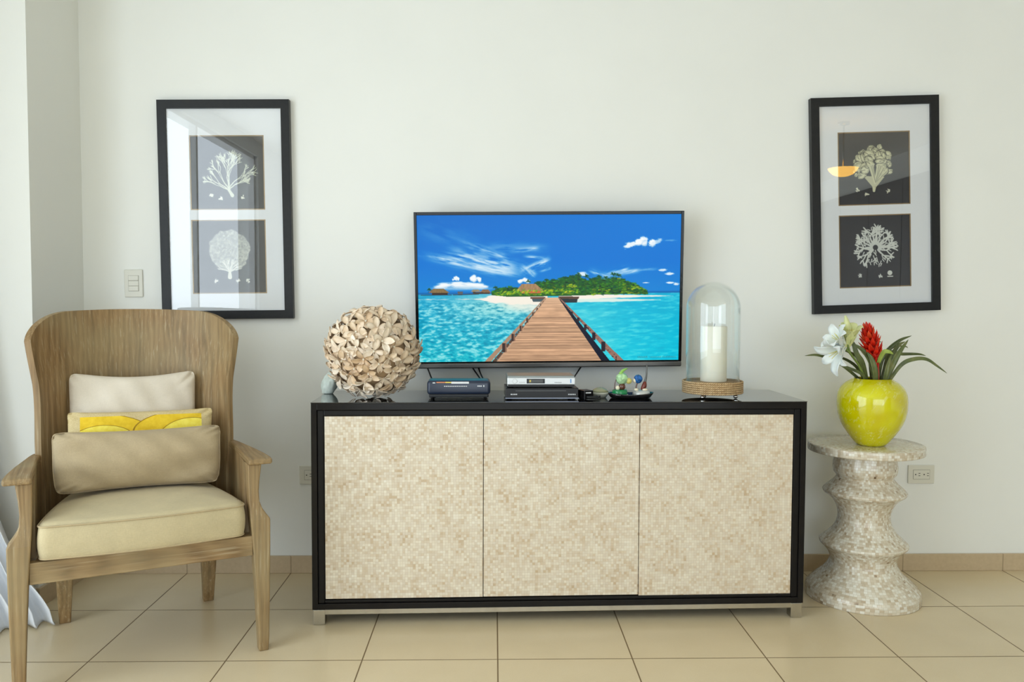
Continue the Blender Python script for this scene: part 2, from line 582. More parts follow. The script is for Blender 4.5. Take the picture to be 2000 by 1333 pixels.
def lathe(name, prof, mat, parent=None, n=64, smooth=True, uv=False, closed=False, **kw):
    """prof: list of (r, z)"""
    v, f = [], []
    for r, z in prof:
        for i in range(n):
            a = 2 * PI * i / n
            v.append((r * math.cos(a), r * math.sin(a), z))
    k = len(prof)
    for j in range(k - 1):
        for i in range(n):
            f.append((j * n + i, j * n + (i + 1) % n, (j + 1) * n + (i + 1) % n, (j + 1) * n + i))
    me = bpy.data.meshes.new(name)
    me.from_pydata(v, [], f)
    if uv:
        arc = [0]
        for j in range(1, k):
            arc.append(arc[-1] + math.hypot(prof[j][0] - prof[j - 1][0], prof[j][1] - prof[j - 1][1]))
        uvl = me.uv_layers.new(name='UVMap')
        for p in me.polygons:
            j = p.index // n
            i = p.index % n
            c = [(i, j), (i + 1, j), (i + 1, j + 1), (i, j + 1)]
            for li, (a, b) in zip(p.loop_indices, c):
                uvl.data[li].uv = (a / n * uv, arc[b])
    # close poles
    bm = bmesh.new()
    bm.from_mesh(me)
    bmesh.ops.remove_doubles(bm, verts=bm.verts, dist=1e-6)
    bmesh.ops.recalc_face_normals(bm, faces=bm.faces)
    bm.to_mesh(me)
    bm.free()
    return link(name, me, mat, parent, smooth, **kw)


def catmull(pts, n):
    pts = [Vector(p) for p in pts]
    P = [pts[0] * 2 - pts[1]] + pts + [pts[-1] * 2 - pts[-2]]
    out = []
    for i in range(1, len(P) - 2):
        for k in range(n):
            t = k / n
            a, b, c, d = P[i - 1], P[i], P[i + 1], P[i + 2]
            out.append(0.5 * ((2 * b) + (c - a) * t + (2 * a - 5 * b + 4 * c - d) * t * t + (3 * b - a - 3 * c + d) * t ** 3))
    out.append(pts[-1])
    return out


def tube_data(path, rad, n=10, cap=True):
    v, f = [], []
    m = len(path)
    prev = None
    for i, p in enumerate(path):
        d = (path[min(i + 1, m - 1)] - path[max(i - 1, 0)]).normalized()
        if prev is None:
            up = Vector((0, 0, 1)) if abs(d.z) < 0.9 else Vector((1, 0, 0))
            s = d.cross(up).normalized()
        else:
            s = (prev - d * prev.dot(d)).normalized()
        prev = s
        t = d.cross(s)
        r = rad(i / (m - 1)) if callable(rad) else rad
        for k in range(n):
            a = 2 * PI * k / n
            v.append(p + (s * math.cos(a) + t * math.sin(a)) * r)
    for i in range(m - 1):
        for k in range(n):
            f.append((i * n + k, i * n + (k + 1) % n, (i + 1) * n + (k + 1) % n, (i + 1) * n + k))
    if cap:
        f.append(tuple(range(n)))
        f.append(tuple((m - 1) * n + k for k in range(n)))
    return v, f


def tube(name, pts, rad, mat, parent=None, n=10, sub=8, **kw):
    path = catmull(pts, sub) if len(pts) > 2 else [Vector(p) for p in pts]
    v, f = tube_data(path, rad, n)
    return from_py(name, v, f, mat, parent, **kw)


def loft(name, rings, mat, parent=None, smooth=False, cap=True, bev=0.0, **kw):
    n = len(rings[0])
    v = [p for r in rings for p in r]
    f = []
    for j in range(len(rings) - 1):
        for i in range(n):
            f.append((j * n + i, j * n + (i + 1) % n, (j + 1) * n + (i + 1) % n, (j + 1) * n + i))
    if cap:
        f.append(tuple(range(n)))
        f.append(tuple((len(rings) - 1) * n + i for i in range(n)))
    bm = bmesh.new()
    vs = [bm.verts.new(p) for p in v]
    for q in f:
        bm.faces.new([vs[i] for i in q])
    if bev:
        bmesh.ops.recalc_face_normals(bm, faces=bm.faces)
        es = [e for e in bm.edges if len(e.link_faces) == 2 and e.calc_face_angle(0) > R(35)]
        bmesh.ops.bevel(bm, geom=es, offset=bev, segments=2, affect='EDGES', profile=0.5)
    return from_bm(name, bm, mat, parent, smooth, **kw)


def ellipsoid(name, c, r, mat, parent=None, seg=24, rings=14, rot=(0, 0, 0), **kw):
    bm = bmesh.new()
    bmesh.ops.create_uvsphere(bm, u_segments=seg, v_segments=rings, radius=1.0)
    mt = Matrix.Translation(Vector(c)) @ Euler(rot).to_matrix().to_4x4() @ Matrix.Diagonal((r[0], r[1], r[2], 1))
    bmesh.ops.transform(bm, matrix=mt, verts=bm.verts)
    return from_bm(name, bm, mat, parent, True, **kw)


# ------------------------------------------------------------------ numpy painting (TV picture, coral prints)
def vnoise(x, y, seed=0):
    xi, yi = np.floor(x).astype(np.int64), np.floor(y).astype(np.int64)
    xf, yf = x - xi, y - yi
    def h(a, b):
        n = (a * 374761393 + b * 668265263 + seed * 1442695041) & 0xFFFFFFFF
        n = ((n ^ (n >> 13)) * 1274126177) & 0xFFFFFFFF
        return ((n ^ (n >> 16)) & 0xFFFF) / 65535.0
    u, v = xf * xf * (3 - 2 * xf), yf * yf * (3 - 2 * yf)
    a = h(xi, yi) * (1 - u) + h(xi + 1, yi) * u
    b = h(xi, yi + 1) * (1 - u) + h(xi + 1, yi + 1) * u
    return a * (1 - v) + b * v


def fbm(x, y, seed=0, oct=4):
    t, a, s = 0, 0.5, 0
    for i in range(oct):
        t = t + a * vnoise(x * 2 ** i, y * 2 ** i, seed + i)
        s += a
        a *= 0.5
    return t / s


def sstep(a, b, x):
    t = np.clip((x - a) / (b - a), 0, 1)
    return t * t * (3 - 2 * t)


class Canvas:
    def __init__(self, x0, x1, y0, y1, nx, ny, col):
        self.X, self.Y = np.meshgrid(np.linspace(x0, x1, nx), np.linspace(y0, y1, ny))
        self.C = np.zeros((ny, nx, 3)) + np.array(col, float)
        self.px = (x1 - x0) / nx

    def blend(self, mask, col):
        col = np.array(col, float)
        self.C = self.C * (1 - mask[..., None]) + col * mask[..., None]

    def poly(self, pts, col, soft=None, mask=None):
        m = self.polymask(pts)
        if mask is not None:
            m = m * mask
        self.blend(m, col)

    def polymask(self, pts):
        inside = np.zeros(self.X.shape, bool)
        n = len(pts)
        for i in range(n):
            xa, ya = pts[i]
            xb, yb = pts[(i + 1) % n]
            if ya == yb:
                continue
            c = ((ya > self.Y) != (yb > self.Y)) & (self.X < (xb - xa) * (self.Y - ya) / (yb - ya) + xa)
            inside ^= c
        return inside.astype(float)

    def seg(self, xa, ya, xb, yb, wa, wb, col, alpha=1.0, soft=None):
        soft = soft or self.px
        w = max(wa, wb) + 2 * soft
        X, Y = self.X, self.Y
        ix = np.where((X[0] > min(xa, xb) - w) & (X[0] < max(xa, xb) + w))[0]
        iy = np.where((Y[:, 0] > min(ya, yb) - w) & (Y[:, 0] < max(ya, yb) + w))[0]
        if not len(ix) or not len(iy):
            return
        sl = (slice(iy[0], iy[-1] + 1), slice(ix[0], ix[-1] + 1))
        x, y = X[sl], Y[sl]
        dx, dy = xb - xa, yb - ya
        L = dx * dx + dy * dy + 1e-12
        t = np.clip(((x - xa) * dx + (y - ya) * dy) / L, 0, 1)
        d = np.hypot(x - xa - t * dx, y - ya - t * dy)
        m = (1 - sstep(-soft, soft, d - (wa + (wb - wa) * t))) * alpha
        self.C[sl] = self.C[sl] * (1 - m[..., None]) + np.array(col, float) * m[..., None]

    def blob(self, cx, cy, rx, ry, col, alpha=1.0, edge=0.35, nz=0.5, ns=6, seed=0, rot=0.0):
        c, s = math.cos(rot), math.sin(rot)
        dx, dy = self.X - cx, self.Y - cy
        u, v = (dx * c + dy * s) / rx, (-dx * s + dy * c) / ry
        d = np.hypot(u, v) + nz * (fbm(self.X / rx * ns / 2, self.Y / ry * ns / 2, seed) - 0.5)
        self.blend((1 - sstep(1 - edge, 1 + edge * 0.3, d)) * alpha, col)


def grid_paint(name, cv, w, h, mat, parent, y=0.0, **kw):
    """a flat sheet w x h in the XZ plane whose colour attribute carries the picture"""
    ny, nx = cv.C.shape[:2]
    xs = np.linspace(-w / 2, w / 2, nx)
    zs = np.linspace(h / 2, -h / 2, ny)
    XX, ZZ = np.meshgrid(xs, zs)
    co = np.stack([XX, np.full_like(XX, y), ZZ], -1).reshape(-1, 3)
    me = bpy.data.meshes.new(name)
    me.vertices.add(nx * ny)
    me.vertices.foreach_set('co', co.astype(np.float32).ravel())
    i, j = np.meshgrid(np.arange(nx - 1), np.arange(ny - 1))
    a = (j * nx + i).ravel()
    q = np.stack([a, a + nx, a + nx + 1, a + 1], -1)       # faces look towards -Y
    nf = len(q)
    me.loops.add(nf * 4)
    me.loops.foreach_set('vertex_index', q.ravel().astype(np.int32))
    me.polygons.add(nf)
    me.polygons.foreach_set('loop_start', (np.arange(nf) * 4).astype(np.int32))
    me.update(calc_edges=True)
    me.validate()
    at = me.color_attributes.new('paint', 'FLOAT_COLOR', 'POINT')
    c = np.clip(cv.C, 0, 1)
    lin = np.where(c <= 0.04045, c / 12.92, ((c + 0.055) / 1.055) ** 2.4)
    rgba = np.concatenate([lin, np.ones(lin.shape[:2] + (1,))], -1).reshape(-1)
    at.data.foreach_set('color', rgba.astype(np.float32))
    return link(name, me, mat, parent, False, **kw)


def c255(*c):
    return np.array(c, float) / 255


def tv_picture():
    # canvas frame: x 52..1914, y 78..1116
    cv = Canvas(52, 1914, 78, 1116, 700, 392, c255(0, 110, 205))
    X, Y = cv.X, cv.Y
    t = np.clip((Y - 78) / 550, 0, 1)[..., None]
    side = np.clip((X - 52) / 1862, 0, 1)[..., None]
    top = c255(8, 108, 200) * (1 - side) + c255(0, 122, 215) * side
    mid = c255(4, 118, 212)
    bot = c255(16, 132, 214)
    cv.C = np.where(t < 0.6, top + (mid - top) * t / 0.6, mid + (bot - mid) * (t - 0.6) / 0.4)
    # wisps
    def wisp(x0, y0, x1, y1, w, a, seed, sx=90, sy=14):
        dx, dy = x1 - x0, y1 - y0
        L = math.hypot(dx, dy)
        u = ((X - x0) * dx + (Y - y0) * dy) / L
        v = (-(X - x0) * dy + (Y - y0) * dx) / L
        n = fbm(u / sx, v / sy, seed, 5)
        env = sstep(-40, L * 0.3, u) * (1 - sstep(L * 0.75, L * 1.05, u)) * np.exp(-(v / w) ** 2)
        cv.blend(np.clip((n - 0.3) * 2.8, 0, 1) * env * a, c255(214, 236, 248))
    wisp(52, 345, 800, 515, 22, 0.95, 3)
    wisp(230, 345, 800, 470, 56, 0.9, 8)
    wisp(60, 350, 780, 500, 30, 0.5, 9)
    wisp(350, 270, 720, 380, 24, 0.6, 12)
    wisp(710, 330, 920, 310, 14, 0.8, 14)
    wisp(52, 150, 500, 300, 70, 0.22, 15, 160, 40)
    wisp(500, 300, 1000, 310, 30, 0.3, 22)
    wisp(780, 480, 1000, 385, 26, 0.95, 17, 60, 16)
    wisp(790, 440, 890, 515, 26, 0.8, 18, 50, 14)
    wisp(820, 370, 960, 385, 12, 0.8, 19)
    wisp(930, 470, 1000, 450, 10, 0.7, 20)
    wisp(600, 350, 700, 390, 14, 0.7, 21)
    wisp(1360, 520, 1560, 450, 22, 0.95, 31)
    wisp(1420, 500, 1640, 470, 14, 0.9, 32)
    wisp(1280, 480, 1400, 530, 22, 0.8, 33)
    wisp(1500, 480, 1760, 462, 8, 0.6, 34)
    # cumulus
    W = c255(246, 250, 252)
    def cloud(cx, cy, rx, ry, seed, a=1.0):
        rc_ = random.Random(seed)
        for q, (col_, dy) in enumerate(((c255(186, 214, 236), 0.25), (W, 0.0))):
            rc_ = random.Random(seed)
            for k in range(16):
                x_ = cx + rc_.uniform(-0.85, 0.85) * rx
                h_ = (1 - ((x_ - cx) / rx) ** 2)
                y_ = cy + ry * (0.45 - rc_.uniform(0, 0.95) * h_) + dy * ry
                cv.blob(x_, y_, rx * rc_.uniform(0.18, 0.36), ry * rc_.uniform(0.3, 0.5), col_, 0.85 * a, 0.6, 0.8, 5, seed + k)
    cloud(1660, 262, 72, 42, 40)
    cv.blob(1560, 290, 60, 22, W, 0.95, 0.5, 0.9, 6, 41, -0.35)
    cv.blob(1745, 270, 50, 16, c255(220, 236, 248), 0.8, 0.5, 0.9, 6, 42, -0.4)
    cv.blob(1840, 262, 50, 7, c255(150, 200, 236), 0.5, 0.6, 0.9, 6, 43)
    for (a, b, c, d, s) in ((1788, 471, 34, 10, 44), (1838, 497, 36, 12, 45), (1845, 562, 34, 8, 46), (1888, 570, 22, 10, 47), (1670, 560, 26, 4, 48), (1215, 495, 44, 18, 49)):
        cv.blob(a, b, c, d, W, 0.9, 0.5, 0.8, 5, s)
    cloud(320, 518, 24, 20, 50)
    cloud(452, 520, 44, 32, 51)
    cloud(350, 565, 180, 32, 52)
    cloud(800, 535, 44, 24, 53)
    cv.blob(360, 590, 250, 18, c255(180, 214, 236), 0.7, 0.6, 0.6, 5, 54)
    # sea
    hz = 632.0
    sea = sstep(hz - 3, hz + 2, Y)
    d = np.clip((Y - hz) / 480, 0, 1)[..., None]
    lft = c255(20, 160, 205) * (1 - d) + c255(30, 190, 205) * d
    rgt = c255(0, 176, 214) * (1 - d) + c255(0, 196, 222) * d
    pxm = sstep(850, 1150, X)[..., None]
    sc_ = lft * (1 - pxm) + rgt * pxm
    cv.C = cv.C * (1 - sea[..., None]) + sc_ * sea[..., None]
    band = np.exp(-((Y - 626) / 7.0) ** 2)
    cv.blend(band * 0.75, c255(0, 88, 160))
    # shallow glow
    gl = np.exp(-(((X - 640) / 330) ** 2 + ((Y - 720) / 110) ** 2))
    cv.blend(gl * 0.85 * sea, c255(176, 232, 224))
    gl = np.exp(-(((X - 1250) / 260) ** 2 + ((Y - 1010) / 200) ** 2))
    cv.blend(gl * 0.5 * sea, c255(150, 236, 230))
    gl = np.exp(-(((X - 1300) / 220) ** 2 + ((Y - 760) / 80) ** 2))
    cv.blend(gl * 0.4 * sea, c255(110, 222, 226))
    dp = np.clip((Y - hz) / 90, 0.1, 1)
    n = fbm(X / 34 + Y / 26, Y / 13 - X / 90, 61, 5)
    lm = (X < 1000) * sea
    cv.blend(np.clip((n - 0.5) * 5.5, 0, 1) * lm * 0.72 * dp, c255(178, 240, 240))
    cv.blend(np.clip((0.47 - n) * 5.0, 0, 1) * lm * 0.7 * dp, c255(0, 134, 170))
    n = fbm(X / 60 + Y / 60, Y / 13, 71, 4)
    rm = (X >= 1000) * sea
    cv.blend(np.clip((n - 0.52) * 3.5, 0, 1) * rm * 0.45, c255(140, 240, 236))
    cv.blend(np.clip((0.46 - n) * 3.5, 0, 1) * rm * 0.35, c255(0, 160, 200))
    # beach
    sand = c255(250, 240, 228)
    sm = fbm(X / 40, Y / 12, 81)
    wob = (sm - 0.5) * 18
    left = (1 - sstep(-6, 6, np.abs(Y - 668) - (30 * sstep(470, 600, X) + 12 * sstep(600, 800, X)) + wob)) * (X < 970)
    cv.blend(left, sand)
    lo = sstep(560, 760, X) * (1 - sstep(0, 60, Y - (690 + (X - 560) * 0.16))) * (Y > 650) * (X < 960)
    cv.blend(lo * 0.75, c255(246, 240, 224))
    rt = (1 - sstep(-3, 4, np.abs(Y - 655) - np.clip(14 * (1880 - X) / 500, 0, 17) + wob * 0.4)) * (X > 1050) * (X < 1870)
    cv.blend(rt, sand)
    rt2 = (1 - sstep(-3, 5, np.abs(Y - 682) - np.clip(10 * (1780 - X) / 300, 0, 12) + wob * 0.4)) * (X > 1100) * (X < 1780)
    cv.blend(rt2 * 0.9, c255(240, 244, 230))
    # island foliage
    rnd = random.Random(4)
    prof = [(570, 628), (620, 600), (700, 585), (780, 600), (870, 575), (900, 555), (980, 545), (1050, 535), (1110, 515), (1180, 505), (1250, 540), (1330, 525), (1380, 540), (1440, 520), (1500, 535), (1560, 555), (1620, 580), (1670, 615), (1690, 634)]
    pts = prof + [(1690, 638), (1350, 642), (1200, 648), (900, 652), (680, 652), (575, 640)]
    cv.poly(pts, c255(36, 96, 40))
    greens = [c255(20, 74, 44), c255(30, 110, 40), c255(70, 150, 30), c255(24, 90, 60), c255(60, 130, 40)]
    yell = [c255(150, 190, 30), c255(200, 210, 40), c255(120, 180, 30), c255(90, 160, 40)]
    px_, py_ = [p[0] for p in prof], [p[1] for p in prof]
    for k in range(1500):
        x = rnd.uniform(580, 1680)
        yt = float(np.interp(x, px_, py_))
        yy = rnd.uniform(yt - 6, 640)
        lowf = (yy - yt) / max(10, 640 - yt)
        yl = (600 < x < 1200 and lowf > 0.45 and rnd.random() < 0.6) or (1280 < x < 1420 and lowf > 0.6 and rnd.random() < 0.5) or (x > 1480 and rnd.random() < 0.25)
        c = rnd.choice(yell if yl else greens)
        r = rnd.uniform(4, 11)
        c = c * rnd.uniform(0.6, 1.1)
        cv.seg(x - r, yy, x + r * rnd.uniform(0.2, 1), yy + rnd.uniform(-6, 6), r * 0.5, r * 0.3, c, 0.85, 4)
    # palms
    for (x, y, r) in ((1190, 505, 34), (1150, 520, 30), (1240, 515, 30), (1340, 520, 28), (1440, 505, 34), (1475, 510, 30), (1380, 525, 26), (1300, 530, 22), (960, 540, 24), (1010, 540, 24), (905, 560, 20), (830, 545, 20), (1095, 525, 24), (600, 590, 22), (130, 600, 22)):
        for k in range(11):
            a = rnd.uniform(-PI, 0.35)
            rr = r * rnd.uniform(0.6, 1)
            mx, my = x + rr * 0.6 * math.cos(a), y + rr * 0.6 * math.sin(a)
            cv.seg(x, y, mx, my, 2.4, 2.4, c255(16, 74, 46), 0.9, 2)
            cv.seg(mx, my, x + rr * math.cos(a) * 1.1, y + rr * math.sin(a) + 8, 2.4, 1.0, c255(24, 92, 50), 0.9, 2)
        cv.seg(x, y, x + rnd.uniform(-6, 6), 620, 1.6, 2.0, c255(50, 70, 40), 0.6, 2)
    # huts
    def hut(x0, x1, yt, yb, c):
        cv.poly([(x0, yb), (x0 + (x1 - x0) * 0.22, yt), (x1 - (x1 - x0) * 0.28, yt), (x1, yb)], c)
        nz = np.clip(fbm(X / 5, Y / 30, 90) - 0.4, 0, 1) * 1.3
        cv.blend(cv.polymask([(x0, yb), (x0 + (x1 - x0) * 0.22, yt), (x1 - (x1 - x0) * 0.28, yt), (x1, yb)]) * nz, c * 0.7)
    hut(745, 940, 562, 612, c255(176, 140, 100))
    cv.poly([(775, 612), (925, 612), (920, 628), (780, 628)], c255(196, 110, 60))
    for k in range(60):
        x, yy = rnd.uniform(640, 1200), rnd.uniform(606, 640)
        cv.seg(x, yy, x + rnd.uniform(3, 12), yy - rnd.uniform(0, 12), 5, 3, rnd.choice(yell), 0.8, 3)
    hut(125, 275, 592, 622, c255(140, 116, 74))
    cv.poly([(150, 622), (262, 622), (262, 636), (150, 636)], c255(62, 50, 40))
    cv.poly([(70, 634), (290, 634), (290, 640), (70, 640)], c255(40, 60, 80))
    hut(425, 500, 600, 616, c255(150, 140, 110))
    hut(490, 570, 600, 624, c255(140, 110, 80))
    cv.poly([(440, 616), (560, 622), (560, 632), (440, 630)], c255(70, 60, 50))
    cv.poly([(330, 612), (370, 612), (366, 640), (334, 640)], c255(90, 96, 100))
    cv.seg(300, 636, 480, 632, 3, 3, c255(50, 66, 84), 1, 2)
    # jetty wings
    cv.poly([(848, 655), (955, 655), (955, 668), (848, 668)], c255(112, 78, 62))
    cv.poly([(858, 668), (945, 668), (940, 690), (866, 690)], c255(70, 90, 96))
    cv.poly([(1045, 652), (1198, 655), (1190, 672), (1050, 668)], c255(92, 70, 58))
    cv.poly([(1060, 668), (1185, 672), (1180, 698), (1090, 698)], c255(44, 52, 58))
    # boardwalk
    deck = [(958, 660), (1046, 660), (1372, 1120), (600, 1120)]
    dm = cv.polymask(deck)
    persp = 1.0 / np.clip(Y - 600, 40, 600)
    row = np.floor(persp * 26000 / 3.2)
    rr = vnoise(row * 7.7, row * 0 + 3.3, 5)
    grain = fbm(X / 90, Y / 2.6 + row, 9, 3)
    base = c255(222, 176, 138) * (0.78 + 0.3 * rr[..., None]) * (0.82 + 0.32 * grain[..., None])
    far = np.clip((760 - Y) / 100, 0, 1)[..., None]
    base = base * (1 - far * 0.5) + c255(236, 196, 160) * far * 0.5
    cv.C = cv.C * (1 - dm[..., None]) + base * dm[..., None]
    fr = (persp * 26000 / 3.2) % 1.0
    cv.blend(dm * (fr < 0.13) * sstep(720, 900, Y) * 0.55, c255(84, 58, 44))
    # dark kerb on the right, then rails
    cv.poly([(1046, 662), (1060, 664), (1420, 1120), (1358, 1120)], c255(20, 24, 44))
    cv.poly([(1046, 660), (1054, 660), (1522, 1120), (1462, 1120)], c255(150, 112, 98))
    cv.poly([(1053, 664), (1060, 668), (1500, 1120), (1462, 1120), (1400, 1052)], c255(60, 44, 50), mask=(fbm(X / 12, Y / 8, 33) > 0.62).astype(float))
    cv.poly([(950, 662), (958, 662), (562, 1120), (515, 1120)], c255(170, 138, 112))
    cv.poly([(956, 668), (959, 668), (596, 1130), (560, 1130)], c255(92, 70, 58), mask=(fbm(X / 14, Y / 10, 34) > 0.35).astype(float))
    cv.seg(960, 668, 608, 1120, 1, 6, c255(200, 160, 130), 1, 3)
    for k in range(9):
        s = (k / 8.0) ** 1.9
        x, y = 940 + (660 - 940) * s, 685 + (985 - 685) * s
        h = 7 + 60 * s
        cv.poly([(x - 2 - 12 * s, y), (x + 3 + 14 * s, y), (x + 3 + 14 * s, y + h), (x - 2 - 12 * s, y + h)], c255(64, 48, 46))
        cv.poly([(x + 1 + 5 * s, y), (x + 3 + 14 * s, y), (x + 3 + 14 * s, y + h), (x + 1 + 5 * s, y + h)], c255(140, 104, 84))
        x, y = 1062 + (1370 - 1062) * s, 680 + (980 - 680) * s
        h = 8 + 62 * s
        cv.poly([(x - 3 - 11 * s, y), (x + 2 + 12 * s, y), (x + 2 + 12 * s, y + h), (x - 3 - 11 * s, y + h)], c255(42, 34, 44))
    # tiny credit line in the corner of the picture (not legible)
    for k in range(34):
        x = 1622 + k * 8.2
        if k in (9, 10, 21):
            continue
        cv.seg(x, 1098, x + rnd.uniform(-2, 2), 1098 - rnd.uniform(5, 10), 1.5, 1.5, c255(40, 90, 100), 0.75, 2)
        cv.seg(x + 3, 1094, x + 5, 1092, 1.5, 1.5, c255(210, 240, 240), 0.5, 2)
    cv.C = np.clip(cv.C, 0, 1)
    return cv


def coral_base(seed, bg=(36, 38, 42)):
    cv = Canvas(-1, 1, -1, 1, 300, 300, c255(*bg))
    n = fbm(cv.X * 3, cv.Y * 3, seed)
    cv.C *= (0.9 + 0.2 * n)[..., None]
    return cv


def branch(cv, rnd, x, y, a, L, w, depth, col, spread=0.55, curl=0.0, minw=0.006):
    n = 4
    for i in range(n):
        a += rnd.uniform(-0.18, 0.18) + curl
        x2, y2 = x + math.cos(a) * L / n, y - math.sin(a) * L / n
        cv.seg(x, y, x2, y2, w, w * 0.92, col, 0.9)
        x, y, w = x2, y2, max(minw, w * 0.92)
    if depth > 0:
        for k in range(2 if rnd.random() < 0.7 else 3):
            branch(cv, rnd, x, y, a + rnd.uniform(-spread, spread) * 1.2, L * rnd.uniform(0.6, 0.85), max(minw, w * 0.75), depth - 1, col, spread, curl, minw)


def scraps(cv, rnd, spots, col):
    for (x, y) in spots:
        for k in range(6):
            a = rnd.uniform(0, 6.28)
            cv.seg(x + rnd.uniform(-0.04, 0.04), y + rnd.uniform(-0.04, 0.04), x + 0.06 * math.cos(a), y + 0.06 * math.sin(a), 0.018, 0.008, col, 0.95)


CREAM = c255(206, 208, 184)


def print_branching():
    cv = coral_base(1)
    rnd = random.Random(12)
    col = c255(196, 200, 178)
    cv.seg(0.12, 0.62, 0.02, 0.46, 0.05, 0.034, col)
    for a, L in ((2.75, 0.22), (2.4, 0.27), (2.1, 0.31), (1.85, 0.33), (1.62, 0.34), (1.4, 0.33), (1.15, 0.29), (0.85, 0.22)):
        branch(cv, rnd, 0.02 + rnd.uniform(-.03, .05), 0.46, a, L, 0.021, 4, col, 0.42, 0, 0.008)
    scraps(cv, rnd, [(-0.45, 0.62), (-0.2, 0.7), (0.4, 0.66)], c255(225, 226, 210))
    return cv


def print_fan():
    cv = coral_base(2)
    rnd = random.Random(5)
    X, Y = cv.X, cv.Y
    d = np.hypot((X + 0.0) / 0.58, (Y + 0.18) / 0.58)
    rim = 1 + 0.09 * (fbm(np.arctan2(Y + 0.18, X) * 4, X * 0 + 1, 3) - 0.5) * 2
    m = 1 - sstep(0.93, 1.0, d / rim)
    cells = vnoise(X * 26, Y * 26, 8)
    net = np.abs(fbm(X * 16, Y * 16, 14, 3) - 0.5)
    cv.blend(m * (0.55 + 0.35 * cells), c255(200, 202, 186))
    cv.blend(m * (net < 0.03) * 0.5, c255(110, 112, 108))
    for k in range(16):
        a = 0.4 + k / 15 * 2.34
        branch(cv, rnd, 0, 0.42, a, 0.2, 0.010, 1, c255(212, 212, 198), 0.3, 0)
    cv.seg(0, 0.38, 0, 0.56, 0.03, 0.06, c255(214, 214, 196))
    scraps(cv, rnd, [(-0.38, 0.66), (0.22, 0.66), (0.5, 0.66)], c255(220, 220, 206))
    return cv


def print_cabbage():
    cv = coral_base(3)
    rnd = random.Random(7)
    def petal(cx, cy, r, asp, rot):
        for s, c in ((1.0, c255(60, 60, 54)), (0.9, c255(186, 186, 152)), (0.62, c255(208, 208, 176))):
            cv.blob(cx, cy, r * s, r * asp * s, c, 0.95, 0.12, 0.45, 5, rnd.randint(0, 99), rot)
        for k in range(3):
            a = rot + rnd.uniform(-0.4, 0.4)
            cv.seg(cx, cy, cx + r * 0.8 * math.cos(a), cy + r * 0.8 * math.sin(a), 0.007, 0.004, c255(120, 120, 98), 0.8)
    cv.seg(0.0, 0.62, 0.02, 0.3, 0.035, 0.09, c255(200, 200, 168))
    cv.poly([(-0.03, 0.52), (0.06, 0.52), (0.30, 0.24), (-0.30, 0.20)], c255(180, 180, 148))
    for k in range(44):
        a = rnd.uniform(PI * 0.80, PI * 2.2)
        r_ = 0.5 * math.sqrt(1 - k / 46)
        x_, y_ = 0.02 + r_ * math.cos(a), -0.06 + r_ * 1.0 * math.sin(a)
        petal(x_, y_, rnd.uniform(0.11, 0.19), rnd.uniform(0.5, 0.9), a + rnd.uniform(-0.9, 0.9))
    for k in range(8):
        a = rnd.uniform(3.6, 5.8)
        cv.seg(0.03, 0.40, 0.03 + 0.36 * math.cos(a), 0.30 + 0.40 * math.sin(a), 0.03, 0.05, c255(196, 196, 162), 0.9)
        cv.seg(0.05, 0.40, 0.05 + 0.36 * math.cos(a), 0.30 + 0.40 * math.sin(a), 0.006, 0.006, c255(90, 90, 74), 0.9)
    scraps(cv, rnd, [(-0.46, 0.58), (-0.2, 0.72), (0.4, 0.64)], c255(206, 206, 184))
    return cv


def print_spiky():
    cv = coral_base(4)
    rnd = random.Random(21)
    col = c255(206, 210, 204)
    for k in range(17):
        a = -0.75 + k / 16 * 4.7
        branch(cv, rnd, 0.02 + 0.1 * math.cos(a), -0.1 - 0.1 * math.sin(a), a, 0.23, 0.028, 2, col, 0.95, 0, 0.018)
    for k in range(95):
        a, r = rnd.uniform(0, 6.28), rnd.uniform(0.10, 0.52)
        x, y = 0.04 + r * math.cos(a), -0.12 + r * math.sin(a)
        b = a + rnd.uniform(-1, 1)
        cv.seg(x, y, x + 0.08 * math.cos(b), y + 0.08 * math.sin(b), 0.016, 0.01, col, 0.95)
    scraps(cv, rnd, [(-0.42, 0.68), (0.16, 0.7)], col)
    cv.blob(0.42, 0.62, 0.07, 0.07, col, 1, 0.1, 0.1)
    cv.seg(0.36, 0.72, 0.5, 0.72, 0.015, 0.015, col)
    return cv


# ================================================================== THE ROOM
def slab(name, b, mat):
    return props(box(name, b, mat), kind='structure')


slab('floor', (X_L - 0.2, X_R + 0.2, Y_B - 0.2, Y_F + 0.2, -0.1, 0.0), M['floor'])
slab('ceiling', (X_L - 0.2, X_R + 0.2, Y_B - 0.2, Y_F + 0.2, Z_C, Z_C + 0.1), M['ceiling'])
slab('wall_front', (X_L - 0.2, X_R + 0.2, Y_F, Y_F + 0.2, 0, Z_C), M['wall'])
slab('wall_right', (X_R, X_R + 0.2, Y_B - 0.2, Y_F, 0, Z_C), M['wall'])
props(boxes('added_dark_panels', [(X_R - 0.04, X_R, -3.5 + k * 0.75, -2.76 + k * 0.75, 0.0, 2.45) for k in range(4)], M['added_panel'], bev=0.006), kind='structure')  # unseen panels added to darken what the right picture's glass mirrors
T = 0.2
props(boxes('wall_left', [
    (X_L - T, X_L, DOOR[1], Y_F, 0, Z_C), (X_L - T, X_L, Y_B - T, DOOR[0], 0, Z_C),
    (X_L - T, X_L, DOOR[0], DOOR[1], DOOR[3], Z_C), (X_L - T, X_L, DOOR[0], DOOR[1], 0, DOOR[2])], M['wall']), kind='structure')
props(boxes('wall_back', [
    (X_L, BACK[0], Y_B - T, Y_B, 0, Z_C), (BACK[1], X_R, Y_B - T, Y_B, 0, Z_C),
    (BACK[0], BACK[1], Y_B - T, Y_B, BACK[3], Z_C), (BACK[0], BACK[1], Y_B - T, Y_B, 0, BACK[2])], M['wall']), kind='structure')
